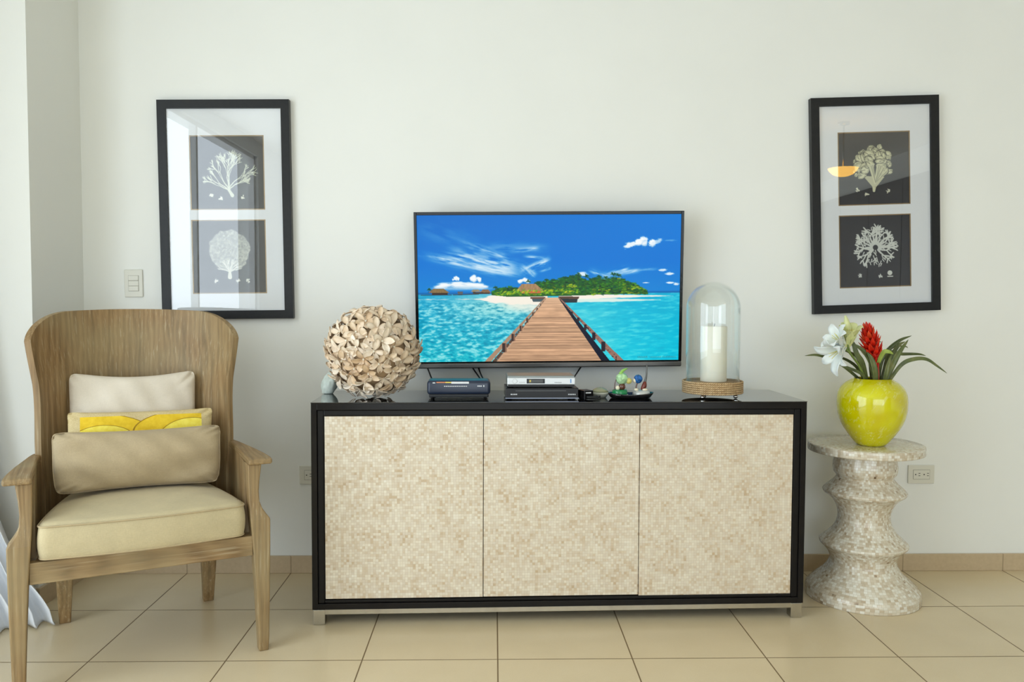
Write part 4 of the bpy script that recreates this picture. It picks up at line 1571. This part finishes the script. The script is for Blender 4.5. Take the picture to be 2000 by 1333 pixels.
# ================================================================== SHELL FLOWER BALL
def petal_ring(rnd, n=5, L=0.050, W=0.0140, lift=0.30):
    """verts/faces of one blossom of spoon-shaped petals round +Z"""
    v, f = [], []
    for k in range(n):
        a0 = 2 * PI * k / n + rnd.uniform(-0.2, 0.2)
        l, w = L * rnd.uniform(0.85, 1.12), W * rnd.uniform(0.9, 1.15)
        e = lift + rnd.uniform(-0.28, 0.28)
        rot = Matrix.Rotation(a0, 3, 'Z') @ Matrix.Rotation(-e, 3, 'Y') @ Matrix.Rotation(rnd.uniform(-0.3, 0.3), 3, 'X')
        m = 7
        base = len(v)
        for side in (1, -1):
            for i in range(m + 1):
                t = i / m
                half = w * (math.sin(PI * min(1, t * 0.93 + 0.05)) ** 0.75) * (0.55 + 0.6 * t)
                bend = 0.006 * math.sin(PI * t)
                for q in (-1, -0.5, 0, 0.5, 1):
                    z = bend + 0.0035 * q * q - (0.0011 if side < 0 else 0)
                    v.append(rot @ Vector((0.002 + l * t, half * q, z)))
        row = 5
        for side in (0, 1):
            o = base + side * (m + 1) * row
            for i in range(m):
                for q in range(4):
                    a = o + i * row + q
                    f.append((a, a + row, a + row + 1, a + 1) if side == 0 else (a, a + 1, a + row + 1, a + row))
        o2 = base + (m + 1) * row
        for i in range(m):
            for q in (0, 4):
                a, b = base + i * row + q, o2 + i * row + q
                f.append((a, b, b + row, a + row))
        for q in range(4):
            a, b = base + m * row + q, o2 + m * row + q
            f.append((a, a + 1, b + 1, b))
    return v, f


BC, BR = Vector((-0.462, 3.145, 0.993)), 0.153
ball = thing('shell_flower_ball', 'round ball covered in cream shell petal flowers on the left end of the sideboard', 'ornament', BC)
ellipsoid('ball_core', (0, 0, 0), (BR, BR, BR), M['core'], ball, 40, 24)
rnd = random.Random(9)
variants = []
for k in range(6):
    v, f = petal_ring(rnd)
    me = bpy.data.meshes.new('flower')
    me.from_pydata([tuple(p) for p in v], [], f)
    me.materials.append(M['petal'])
    me.polygons.foreach_set('use_smooth', [True] * len(me.polygons))
    bmx = bmesh.new()
    bmesh.ops.create_cone(bmx, cap_ends=True, segments=10, radius1=0.0042, radius2=0.0036, depth=0.010, matrix=Matrix.Translation((0, 0, 0.006)))
    mb_ = bpy.data.meshes.new('flower_centre')
    bmx.to_mesh(mb_)
    bmx.free()
    mb_.materials.append(M['bead'])
    variants.append((me, mb_))
N = 128
spots = []
ga = PI * (3 - math.sqrt(5))
for i in range(N):
    z = 1 - 2 * (i + 0.5) / N
    r = math.sqrt(1 - z * z)
    spots.append(Vector((r * math.cos(ga * i), r * math.sin(ga * i), z)))
spots = [(p + Vector((rnd.uniform(-.05, .05), rnd.uniform(-.05, .05), rnd.uniform(-.05, .05)))).normalized() for p in spots]
spots = [p for p in spots if p.z > -0.97]
to_cam = (cam.matrix_world.translation - BC).normalized()
spots.sort(key=lambda p: -p.dot(to_cam))
rest_v, rest_f = [], []
for i, p in enumerate(spots):
    q = p.to_track_quat('Z', 'Y')
    # blossoms droop: tilt the flower axis a little downwards
    axis = (p + Vector((0, 0, -0.42)) * (1 - abs(p.z))).normalized()
    q = axis.to_track_quat('Z', 'Y')
    spin = Matrix.Rotation(rnd.uniform(0, 6.28), 4, 'Z')
    low = p.z < -0.82
    sc1 = rnd.uniform(0.9, 1.12) * (0.8 if low else 1)
    mw = Matrix.Translation(p * (BR + rnd.uniform(-0.003, 0.007))) @ q.to_matrix().to_4x4() @ spin @ Matrix.Scale(sc1, 4)
    me, mb_ = variants[rnd.randrange(6)]
    for _try in range(12):
        low_z = min((mw @ v_.co).z for v_ in me.vertices)
        if low_z > SB_H + 0.001 - BC.z:
            break
        mw = mw @ Matrix.Scale(0.9, 4) @ Matrix.Rotation(0.3, 4, 'Z')
    else:
        continue
    if i < 98:
        o = bpy.data.objects.new('flower', me)
        COL.objects.link(o)
        o.parent = ball
        o.matrix_local = mw
        c = bpy.data.objects.new('flower_centre', mb_)
        COL.objects.link(c)
        c.parent = o
    else:
        n0 = len(rest_v)
        rest_v += [mw @ v_.co for v_ in me.vertices]
        rest_f += [tuple(n0 + k for k in pl.vertices) for pl in me.polygons]
props(from_py('flower', rest_v, rest_f, M['petal'], ball, recalc=False), kind='stuff')

# small pale stone behind the ball
bm = bmesh.new()
bmesh.ops.create_icosphere(bm, subdivisions=4, radius=1)
for v_ in bm.verts:
    p = v_.co
    n_ = float(fbm(np.array(p.x * 2 + 5), np.array(p.y * 2 + p.z * 1.5 + 3), 3, 3))
    v_.co = Vector((p.x * 0.032, p.y * 0.026, (p.z * 0.045 if p.z < 0 else p.z * 0.05))) * (0.75 + 0.5 * n_)
    v_.co.z = max(v_.co.z, -0.033)
    v_.co.x += 0.01 * v_.co.z / 0.05
props(from_bm('stone_ornament', bm, M['stone'], None, True, loc=(-0.652, 3.262, SB_H + 0.0335)), 'small pale grey green stone half hidden behind the shell flower ball', 'ornament')

# ================================================================== ELECTRONIC BOXES
ZT = SB_H + 0.0005
navy = thing('router_box', 'navy blue plastic modem box with rounded ends and a sticker, right of the flower ball', 'electronics', (-0.132, 3.075, ZT), (0, 0, R(1.53)))
bm = bmesh.new()
add_box(bm, -0.119, 0.119, 0, 0.11, 0.016, 0.070, bev=0.012, seg=4)
from_bm('housing', bm, M['navy'], navy, True)
box('base_plinth', (-0.112, 0.112, 0.004, 0.106, 0.006, 0.02), M['box_black'], navy, bev=0.003)
for x in (-0.10, 0.10):
    for y in (0.012, 0.09):
        lathe('rubber_foot', [(0, 0), (0.005, 0), (0.005, 0.008), (0, 0.008)], M['box_black'], navy, 16, loc=(x, y, 0))
boxes('sticker', [(-0.098, -0.088, -0.0006, 0.0006, 0.060, 0.0635)], M['mark_white'], navy)
box('sticker', (-0.084, -0.050, 0.0006, 0.0022, 0.0605, 0.0655), M['mark_orange'], navy)['label'] = 'orange sticker strip'
box('sticker', (-0.050, -0.028, 0.0006, 0.0022, 0.0605, 0.0655), M['mark_yellow'], navy)['label'] = 'yellow sticker strip'
box('sticker', (-0.028, 0.038, -0.0004, 0.0022, 0.0585, 0.066), M['mark_white'], navy)['label'] = 'white sticker strip'
boxes('printed_marks', [(-0.055 + k * 0.0068, -0.0505 + k * 0.0068, -0.0005, 0.0005, 0.0475, 0.0505) for k in range(13)] +
      [(0.070 + k * 0.006, 0.0745 + k * 0.006, -0.0005, 0.0005, 0.0475, 0.0515) for k in range(3)] + [(0.092, 0.096, -0.0005, 0.0005, 0.0465, 0.053)], M['mark_white'], navy)

bb = thing('disc_player', 'flat glossy black box under the silver receiver on the sideboard', 'electronics', (0.181, 3.060, ZT), (0, 0, R(1.53)))
box('housing', (-0.137, 0.137, 0, 0.16, 0.005, 0.044), M['box_black'], bb, bev=0.002)
box('edge_reflection', (-0.138, 0.138, -0.0015, 0.003, 0.0045, 0.0075), M['stripe_reflection'], bb, bev=0.0005)  # pale strip paints in the blue-white reflection along the bottom edge
box('disc_slot', (-0.10, 0.09, -0.0006, 0.001, 0.033, 0.0345), M['mark_grey'], bb)
boxes('printed_marks', [(-0.118 + k * 0.0065, -0.1135 + k * 0.0065, -0.0006, 0.0006, 0.0185, 0.0225) for k in range(4)] +
      [(0.098 + k * 0.006, 0.102 + k * 0.006, -0.0006, 0.0006, 0.018, 0.022) for k in range(5)], M['mark_white'], bb)
for x in (-0.12, 0.12):
    for y in (0.02, 0.14):
        lathe('rubber_foot', [(0, 0), (0.007, 0), (0.007, 0.006), (0, 0.006)], M['box_black'], bb, 16, loc=(x, y, 0))

stb = thing('receiver_box', 'silver receiver box with small dark display, stacked on the black box', 'electronics', (0.178, 3.066, ZT + 0.0445), (0, 0, R(1.4)))
box('housing', (-0.127, 0.127, 0.012, 0.15, 0.004, 0.044), M['box_top'], stb, bev=0.002)
bm = bmesh.new()
add_box(bm, -0.128, 0.128, 0.0, 0.012, 0.012, 0.038, bev=0.002)
from_bm('front_panel', bm, M['box_silver'], stb)
box('lower_band', (-0.125, 0.125, 0.004, 0.012, 0.004, 0.0115), M['box_black'], stb)
bm = bmesh.new()
add_box(bm, -0.008, 0.008, -0.0025, 0.001, -0.008, 0.008, bev=0.001)
bt = from_bm('power_button', bm, M['box_silver'], stb, loc=(-0.1, 0, 0.025), rot=(0, R(45), 0))
box('display', (-0.055, 0.013, -0.0012, 0.001, 0.0165, 0.034), M['box_black'], stb, bev=0.0005)
box('display_window', (-0.048, 0.006, -0.0018, 0.0, 0.019, 0.0315), M['lcd'], stb)
boxes('digit', [(-0.045, -0.043, -0.0022, -0.001, 0.021, 0.030), (-0.041, -0.039, -0.0022, -0.001, 0.021, 0.030), (-0.045, -0.039, -0.0022, -0.001, 0.0248, 0.0262)], M['mark_yellow'], stb)
boxes('printed_marks', [(0.05 + k * 0.0055, 0.054 + k * 0.0055, -0.0006, 0.0006, 0.0185, 0.021) for k in range(5)] + [(-0.083 + k * 0.0055, -0.079 + k * 0.0055, -0.0006, 0.0006, 0.02, 0.0215) for k in range(4)], M['mark_grey'], stb)
box('blue_mark', (0.1095, 0.113, -0.0008, 0.0006, 0.018, 0.033), M['mark_blue'], stb)
for x in (-0.11, 0.11):
    for y in (0.02, 0.13):
        lathe('rubber_foot', [(0, 0), (0.006, 0), (0.006, 0.005), (0, 0.005)], M['box_black'], stb, 16, loc=(x, y, 0))

# power adapter with its coiled cable beside the boxes
ad = thing('power_adapter', 'black power adapter with a coiled cable at the right end of the black box', 'electronics', (0.345, 3.075, ZT), (0, 0, R(18)))
box('adapter_body', (-0.018, 0.02, -0.03, 0.03, 0, 0.036), M['box_black'], ad, bev=0.003)
box('rating_label', (-0.012, 0.01, -0.0305, -0.0295, 0.026, 0.030), M['mark_white'], ad)
coil = []
for k in range(60):
    a = k / 60 * 2 * PI * 3.2
    coil.append((0.008 + 0.026 * math.cos(a), -0.055 + 0.014 * math.sin(a), 0.004 + 0.0045 * (k // 18) + 0.002 * math.sin(a * 0.5)))
tube('coiled_cable', coil, 0.0025, M['cable'], ad, n=8, sub=3)
# pale glass dish
dish = thing('glass_dish', 'small pale glass dish between the black boxes and the figurine tray', 'dish', (0.408, 3.135, ZT))
lathe('dish_bowl', [(0, 0.004), (0.018, 0.003), (0.021, 0), (0.023, 0.0), (0.034, 0.016), (0.037, 0.022), (0.035, 0.022), (0.030, 0.014), (0.018, 0.007), (0, 0.006)], plain('pale_dish_glass', rgb(205, 205, 188), 0.15), dish, 40)
lathe('dish_lid', [(0, 0.040), (0.012, 0.038), (0.026, 0.031), (0.033, 0.0225), (0, 0.0225)], plain('clear_green_lid', rgb(150, 150, 118), 0.15), dish, 32)

# ================================================================== TRAY WITH ORNAMENTS
tray = thing('tray', 'dark oval tray carrying the green and the blue glass ornament', 'tray', (0.524, 3.125, ZT))
bm = bmesh.new()
prof_t = [(0, 0.004), (0.5, 0.004), (0.78, 0.0), (0.86, 0.001), (0.98, 0.013), (1.02, 0.019), (0.99, 0.0195), (0.88, 0.010), (0.7, 0.009), (0, 0.009)]
v, f = [], []
for r, z in prof_t:
    for i in range(48):
        a = 2 * PI * i / 48
        v.append((0.088 * r * math.cos(a), 0.045 * r * math.sin(a), z * (1 + 0.15 * math.cos(2 * a))))
for j in range(len(prof_t) - 1):
    for i in range(48):
        f.append((j * 48 + i, j * 48 + (i + 1) % 48, (j + 1) * 48 + (i + 1) % 48, (j + 1) * 48 + i))
from_py('tray_body', v, f, M['tray'], tray)
for x, y in ((-0.045, -0.02), (0.045, -0.02), (-0.045, 0.02), (0.045, 0.02)):
    ellipsoid('tray_foot', (x, y, 0.003), (0.004, 0.004, 0.003), M['chrome'], tray, 12, 8)

g1 = thing('glass_ornament', 'small ornament with a green base and a pale green glass globe on the oval tray', 'ornament', (0.482, 3.118, ZT + 0.010))
lathe('base', [(0, 0), (0.028, 0), (0.030, 0.004), (0.029, 0.018), (0.027, 0.022), (0, 0.023)], M['green_glaze'], g1, 36)
bm = bmesh.new()
for k in range(26):
    a = 2 * PI * k / 26
    bmesh.ops.create_icosphere(bm, subdivisions=1, radius=0.0024, matrix=Matrix.Translation((0.030 * math.cos(a), 0.030 * math.sin(a), 0.004)))
from_bm('bead_rim', bm, M['silver_base'], g1, True)
ellipsoid('brown_figure', (0.008, -0.004, 0.034), (0.013, 0.011, 0.014), M['brown_glass'], g1)
ellipsoid('pearl', (-0.010, -0.012, 0.030), (0.008, 0.007, 0.009), M['pearl'], g1)
tube('stalk', [(-0.020, 0, 0.02), (-0.019, 0, 0.045), (-0.013, 0, 0.066)], lambda t: 0.0022 - 0.001 * t, M['brown_glass'], g1)
bm = bmesh.new()
bmesh.ops.create_icosphere(bm, subdivisions=2, radius=0.024)
from_bm('glass_globe', bm, M['green_glass'], g1, False, loc=(0.008, 0.004, 0.064))
v, f = tube_data(catmull([(0.002, 0, 0.08), (0.010, 0, 0.094), (0.024, 0, 0.102), (0.030, 0, 0.103)], 6), lambda t: 0.008 * (1 - t) + 0.0006, 8)
from_py('curled_tip', v, f, plain('leaf_green_glass', rgb(140, 190, 90), 0.15), g1)
ellipsoid('amber_drop', (0.034, -0.002, 0.056), (0.012, 0.009, 0.012), M['amber_glass'], g1, 16, 10)

g2 = thing('glass_ornament', 'small ornament with a silvery base and a blue glass globe on the oval tray', 'ornament', (0.567, 3.130, ZT + 0.010))
lathe('base', [(0, 0), (0.033, 0), (0.034, 0.004), (0.031, 0.014), (0.022, 0.019), (0, 0.020)], M['silver_base'], g2, 36)
bm = bmesh.new()
bmesh.ops.create_icosphere(bm, subdivisions=2, radius=0.0175)
from_bm('glass_globe', bm, M['blue_glass'], g2, False, loc=(-0.013, 0, 0.062))
ellipsoid('white_drop', (-0.027, -0.004, 0.056), (0.008, 0.007, 0.009), M['pearl'], g2, 16, 10)
tube('stalk', [(-0.022, 0, 0.018), (-0.020, 0, 0.034), (-0.014, 0, 0.050)], 0.0028, M['brown_glass'], g2)
ellipsoid('shell', (-0.022, -0.012, 0.022), (0.009, 0.007, 0.006), M['pearl'], g2, 16, 10)
ellipsoid('shell', (0.012, -0.012, 0.022), (0.011, 0.007, 0.005), M['pearl'], g2, 16, 10)
tube('red_handle', [(0.002, 0, 0.020), (0.010, 0, 0.034), (0.014, 0, 0.052)], lambda t: 0.0045 + 0.005 * math.sin(PI * min(1, t * 0.9 + 0.05)), M['red_wood'], g2, n=14)
tube('spike', [(0.014, 0, 0.050), (0.0185, 0, 0.075), (0.021, 0, 0.118)], lambda t: 0.0048 * (1 - t) + 0.0024 * t, M['grey_metal'], g2, n=12)

# ================================================================== GLASS DOME WITH CANDLE
dm = thing('glass_cloche', 'tall clear glass dome on a rope wrapped round base, right end of the sideboard', 'cloche', (0.851, 3.165, ZT))
rr0 = 0.1165
lathe('base_plate', [(0, 0.016), (rr0 - 0.007, 0.016), (rr0 - 0.007, 0.060), (0, 0.060)], M['rope'], dm, 64)
for k in range(6):
    z = 0.0205 + k * 0.0080
    path = [Vector(((rr0 - 0.0035) * math.cos(2 * PI * i / 96), (rr0 - 0.0035) * math.sin(2 * PI * i / 96), z)) for i in range(97)]
    vv, ff = tube_data(path, 0.0039, 10, False)
    me = bpy.data.meshes.new('rope_coil')
    me.from_pydata([tuple(p) for p in vv], [], ff)
    uvl = me.uv_layers.new(name='UVMap')
    for pl in me.polygons:
        i, kk = pl.index // 10, pl.index % 10
        for li, (a, b) in zip(pl.loop_indices, ((i, kk), (i, kk + 1), (i + 1, kk + 1), (i + 1, kk))):
            uvl.data[li].uv = (a * 0.95, b * 0.35)
    link('rope_coil', me, M['rope'], dm, True)
for a in (-128, -34, 95):
    ft = lathe('ball_foot', [(0, 0.0), (0.004, 0.0003), (0.0078, 0.003), (0.0090, 0.0068), (0.0078, 0.0105), (0.0045, 0.013), (0.0045, 0.017), (0, 0.017)], M['chrome'], dm, 24,
               loc=(0.092 * math.cos(R(a)), 0.092 * math.sin(R(a)), 0))
Rd, zt = 0.103, 0.448
pf = [(Rd, 0.061), (Rd, 0.2), (Rd, zt - Rd)]
pf += [(Rd * math.cos(R(a)), zt - Rd + Rd * math.sin(R(a))) for a in range(5, 91, 5)]
pf[-1] = (0.0, zt)
inn = [(max(0, r - 0.0028) if r > 0 else 0, z if i < 3 else zt - Rd + (z - zt + Rd) * 0.972) for i, (r, z) in enumerate(pf)]
lathe('glass_dome', pf + inn[::-1] + [pf[0]], M['dome'], dm, 96)
cd = thing('candle', 'thick white pillar candle standing inside the glass dome', 'candle', (0.854, 3.165, ZT + 0.0605))
cr = 0.0502
lathe('wax', [(0, 0), (cr - 0.001, 0), (cr, 0.002), (cr, 0.212), (cr - 0.002, 0.215), (cr - 0.006, 0.2145), (cr - 0.012, 0.208), (0, 0.205)], M['candle'], cd, 56)
tube('wick', [(0, 0, 0.203), (0.001, 0, 0.215), (0.003, 0, 0.2245)], 0.0012, M['wick'], cd)

# ================================================================== CABLES BEHIND THE SIDEBOARD
def cable(label, pts):
    return props(tube('cable', pts, 0.0032, M['cable'], None, n=8, sub=10), label, 'cable', 'cables hanging from the television')


cable('black cable from the bottom left television corner to the navy box', [(-0.30, 3.542, 0.93), (-0.284, 3.538, 0.895), (-0.262, 3.46, 0.862), (-0.232, 3.30, 0.85), (-0.222, 3.188, 0.858)])
cable('black slanting cable from the television to the back right of the navy box', [(-0.105, 3.542, 0.935), (-0.09, 3.54, 0.90), (-0.058, 3.42, 0.868), (-0.040, 3.29, 0.858), (-0.036, 3.188, 0.862)])
cable('black cable nearest the receiver, dropping from the television to the navy box', [(-0.072, 3.542, 0.935), (-0.064, 3.535, 0.895), (-0.046, 3.40, 0.870), (-0.030, 3.28, 0.856), (-0.026, 3.188, 0.86)])
cable('black cable running from the television down to the right end of the silver receiver', [(0.395, 3.542, 0.935), (0.372, 3.538, 0.90), (0.343, 3.44, 0.880), (0.312, 3.30, 0.872), (0.292, 3.219, 0.884)])

# ================================================================== MOSAIC STOOL
stl = thing('stool_table', 'round turned pedestal stool covered in cream shell mosaic, right of the sideboard', 'side table', (1.4985, 3.252, 0), (0, 0, R(40)))
def prof_curve(pts, n=6):
    q = catmull([(r, 0, z) for r, z in pts], n)
    return [(p.x, p.z) for p in q]
bodyp = [(0, 0.0), (0.2185, 0.0), (0.2195, 0.004), (0.2195, 0.028)]
bodyp += prof_curve([(0.2195, 0.030), (0.212, 0.046), (0.186, 0.072), (0.152, 0.103), (0.131, 0.135), (0.127, 0.155), (0.134, 0.178), (0.152, 0.201), (0.166, 0.2145)])
bodyp += prof_curve([(0.1685, 0.219), (0.1675, 0.226), (0.150, 0.243), (0.124, 0.268), (0.106, 0.298), (0.1, 0.328), (0.104, 0.360), (0.120, 0.392), (0.143, 0.414), (0.155, 0.422)])
bodyp += prof_curve([(0.1585, 0.427), (0.1585, 0.434), (0.146, 0.448), (0.124, 0.468), (0.109, 0.486), (0.110, 0.495), (0.119, 0.508), (0.1225, 0.530), (0.120, 0.556), (0.114, 0.594)])
lathe('pedestal', bodyp, M['mosaic_stool'], stl, 96, uv=0.85)
lathe('top_disc', [(0, 0.592), (0.10, 0.592), (0.214, 0.592), (0.2195, 0.594), (0.2205, 0.598), (0.2205, 0.619), (0.2195, 0.623), (0.216, 0.625), (0.15, 0.625), (0.08, 0.625), (0, 0.625)], M['mosaic_stool'], stl, 96, uv=1.30)

# ================================================================== VASE
VX, VY, VZ = 1.503, 3.215, 0.6255
vs = thing('vase', 'rounded bright yellow glass vase with pale streaks standing on the mosaic stool', 'vase', (VX, VY, VZ))
vp = prof_curve([(0.050, 0.0), (0.062, 0.010), (0.079, 0.031), (0.095, 0.053), (0.109, 0.075), (0.119, 0.097), (0.1255, 0.118), (0.130, 0.14), (0.1315, 0.165), (0.131, 0.185), (0.1275, 0.206), (0.118, 0.227), (0.100, 0.247), (0.083, 0.258), (0.0725, 0.264)], 6)
vi = [(max(0, r - 0.006), z - 0.003) for r, z in vp[::-1]][2:-24]
lathe('vase_body', [(0, 0.0)] + vp + [(0.070, 0.2665)] + vi + [(0.0, vi[-1][1])], M['vase'], vs, 80)
lathe('flower_foam', [(0, 0.225), (0.10, 0.225), (0.088, 0.245), (0, 0.25)], M['soil'], vs, 40)

# ================================================================== PLANTS IN THE VASE
def strap(name, pts, width, mat, parent, fold=0.35, sub=8, taper=1.0, twist=0.0, side=None, thick=0.0006, base_w=0.75):
    path = catmull(pts, sub)
    m = len(path)
    v, f = [], []
    row = 5
    for i, p in enumerate(path):
        t = i / (m - 1)
        d = (path[min(i + 1, m - 1)] - path[max(i - 1, 0)]).normalized()
        s = Vector(side) if side is not None else d.cross(Vector((0, -1, 0.25)))
        s = (s - d * s.dot(d))
        s = s.normalized() if s.length > 1e-4 else Vector((1, 0, 0))
        s = Matrix.Rotation(twist * t, 3, d) @ s
        nrm = s.cross(d).normalized()
        w = width / 2 * (base_w + (1 - base_w) * min(1, t * 3)) * max(0.0, 1 - t ** 2.6) ** 0.8 * taper + 0.0004
        for q in (-1, -0.5, 0, 0.5, 1):
            v.append(p + s * w * q + nrm * (abs(q) * w * fold))
    for i in range(m - 1):
        for q in range(row - 1):
            a = i * row + q
            f.append((a, a + row, a + row + 1, a + 1))
    o = from_py(name, v, f, mat, parent)
    sd = o.modifiers.new('leaf_thickness', 'SOLIDIFY')
    sd.thickness = thick
    return o


ZR = 0.24      # leaves start just inside the vase mouth
br = thing('bromeliad', 'artificial bromeliad with a red flower spike and long narrow green leaves in the yellow vase', 'plant', (VX, VY, VZ))
# (offsets from the vase foot, metres)
LV = [
    ([(-0.030, -0.02, ZR), (-0.062, -0.045, 0.325), (-0.088, -0.05, 0.365), (-0.106, -0.05, 0.41), (-0.138, -0.05, 0.425)], 0.022),
    ([(-0.022, 0.0, ZR), (-0.062, 0.01, 0.31), (-0.118, 0.01, 0.345), (-0.160, 0.01, 0.352)], 0.013),
    ([(-0.032, -0.03, ZR), (-0.062, -0.045, 0.285), (-0.140, -0.055, 0.318), (-0.182, -0.055, 0.338)], 0.013),
    ([(-0.020, 0.02, ZR), (-0.125, 0.03, 0.325), (-0.205, 0.03, 0.354), (-0.262, 0.03, 0.353)], 0.014),
    ([(0.000, -0.035, ZR), (-0.028, -0.05, 0.325), (-0.062, -0.055, 0.375), (-0.106, -0.05, 0.408)], 0.026),
    ([(-0.010, -0.05, ZR), (-0.020, -0.062, 0.30), (-0.034, -0.062, 0.345), (-0.052, -0.06, 0.375)], 0.024),
    ([(0.010, -0.02, ZR), (0.018, -0.03, 0.335), (0.045, -0.03, 0.380), (0.090, -0.03, 0.418), (0.138, -0.03, 0.437)], 0.020),
    ([(0.022, -0.045, ZR), (0.052, -0.06, 0.330), (0.078, -0.06, 0.378), (0.115, -0.05, 0.422)], 0.024),
    ([(0.028, 0.0, ZR), (0.070, 0.0, 0.345), (0.100, 0.0, 0.395), (0.128, 0.0, 0.412)], 0.018),
    ([(0.040, -0.03, ZR), (0.088, -0.05, 0.322), (0.137, -0.055, 0.346), (0.186, -0.055, 0.345), (0.232, -0.05, 0.318), (0.274, -0.045, 0.29)], 0.016),
    ([(0.042, 0.02, ZR), (0.078, 0.03, 0.360), (0.130, 0.03, 0.360), (0.196, 0.03, 0.360), (0.228, 0.03, 0.354)], 0.014),
    ([(0.030, 0.03, ZR), (0.060, 0.04, 0.35), (0.104, 0.04, 0.388), (0.148, 0.04, 0.39), (0.160, 0.04, 0.384)], 0.008),
    ([(0.010, 0.03, ZR), (-0.001, 0.03, 0.36), (0.022, 0.03, 0.405), (0.048, 0.03, 0.409)], 0.010),
    ([(-0.028, 0.015, ZR), (-0.060, 0.0, 0.342), (-0.118, -0.01, 0.378), (-0.182, -0.02, 0.402)], 0.011),
    ([(0.018, -0.055, ZR), (0.022, -0.068, 0.29), (0.030, -0.068, 0.33), (0.048, -0.06, 0.37)], 0.018),
]
for i, (pts, w) in enumerate(LV):
    strap('leaf', pts, w, M['leaf'], br, fold=0.3, twist=rnd.uniform(-0.4, 0.4))
strap('bract', [(0.0, -0.045, 0.33), (0.012, -0.06, 0.372), (0.03, -0.07, 0.375), (0.05, -0.065, 0.366)], 0.018, M['light_leaf'], br)['label'] = 'light green bract'
tube('flower_stem', [(0.002, -0.03, 0.22), (0.0, -0.032, 0.30), (-0.012, -0.035, 0.38), (-0.022, -0.035, 0.42)], lambda t: 0.011 - 0.002 * t, M['red_bract'], br, n=14)
# red spike of pointed bracts
A0, A1 = Vector((0.0, -0.034, 0.30)), Vector((-0.042, -0.040, 0.462))
for k in range(64):
    t = (k / 63) ** 0.8
    c = A0.lerp(A1, t)
    ax_ = (A1 - A0).normalized()
    a = k * 2.4
    e1 = ax_.cross(Vector((0, 1, 0))).normalized()
    e2 = ax_.cross(e1)
    rad_d = (e1 * math.cos(a) + e2 * math.sin(a))
    env = 0.3 + 0.7 * math.sin(PI * min(1, 0.12 + t * 0.9)) if t > 0.25 else 0.32
    L_ = 0.042 * (0.65 + 0.35 * env)
    out = 0.044 * env
    p0 = c
    p1 = c + rad_d * out * 0.5 + ax_ * L_ * 0.35
    p2 = c + rad_d * out + ax_ * L_
    strap('bract', [p0, p1, p2], 0.024 * (0.6 + 0.4 * env), M['orange_bract'] if t > 0.55 and k % 3 == 0 else M['red_bract'], br, fold=0.5, sub=4, side=ax_.cross(rad_d))

lily = thing('lily_spray', 'artificial white lily spray leaning left out of the yellow vase', 'flower', (VX, VY, VZ))
tube('stem', [(-0.028, -0.02, 0.23), (-0.070, -0.045, 0.31), (-0.115, -0.06, 0.365), (-0.135, -0.06, 0.385)], 0.0045, M['stem_green'], lily)
tube('stem', [(-0.115, -0.06, 0.365), (-0.125, -0.055, 0.40), (-0.120, -0.05, 0.43)], 0.0038, M['stem_green'], lily)


def bloom(pos, axis, size, mat_out, open_=1.0, n=6, seed=0):
    r = random.Random(seed)
    pos, axis = Vector(pos), Vector(axis).normalized()
    e1 = axis.cross(Vector((0.1, 1, 0.2))).normalized()
    e2 = axis.cross(e1)
    b = tube('bloom', [pos - axis * 0.012, pos + axis * size * 0.12, pos + axis * size * 0.3], lambda t: 0.003 + size * 0.09 * t, M['cream_petal'], lily, n=12)
    for k in range(n):
        a = 2 * PI * k / n + r.uniform(-0.1, 0.1)
        rd = e1 * math.cos(a) + e2 * math.sin(a)
        s = size * r.uniform(0.9, 1.1)
        o1 = 0.10 + 0.16 * open_
        pts = [pos, pos + axis * s * 0.4 + rd * s * o1, pos + axis * s * 0.78 + rd * s * (0.3 + 0.28 * open_), pos + axis * s * (0.9 - 0.12 * open_) + rd * s * (0.35 + 0.6 * open_)]
        strap('petal', pts, s * 0.5, mat_out, b, fold=-0.25, sub=6, side=axis.cross(rd), thick=0.0008, base_w=0.35)
    for k in range(5):
        a = k * 1.26
        rd = e1 * math.cos(a) + e2 * math.sin(a)
        tube('stamen', [pos + axis * size * 0.1, pos + axis * size * 0.5 + rd * size * 0.06, pos + axis * size * 0.8 + rd * size * 0.12], 0.0011, M['stamen'], b, n=6, sub=3)
    return b


bloom((-0.140, -0.060, 0.392), (-0.70, -0.30, -0.35), 0.098, M['white_petal'], 0.75, seed=2)
bloom((-0.138, -0.055, 0.400), (-0.75, -0.3, 0.55), 0.086, M['white_petal'], 0.6, seed=5)
bloom((-0.122, -0.05, 0.395), (-0.02, -0.3, 0.95), 0.092, M['cream_petal'], 0.22, seed=6)
for (a, b_, c) in (((-0.118, -0.05, 0.425), (-0.125, -0.05, 0.47), (-0.136, -0.05, 0.515)),):
    tube('bud', [a, b_, c], lambda t: 0.002 + 0.011 * math.sin(PI * min(1, 0.1 + t * 0.85)), M['cream_petal'], lily, n=12)
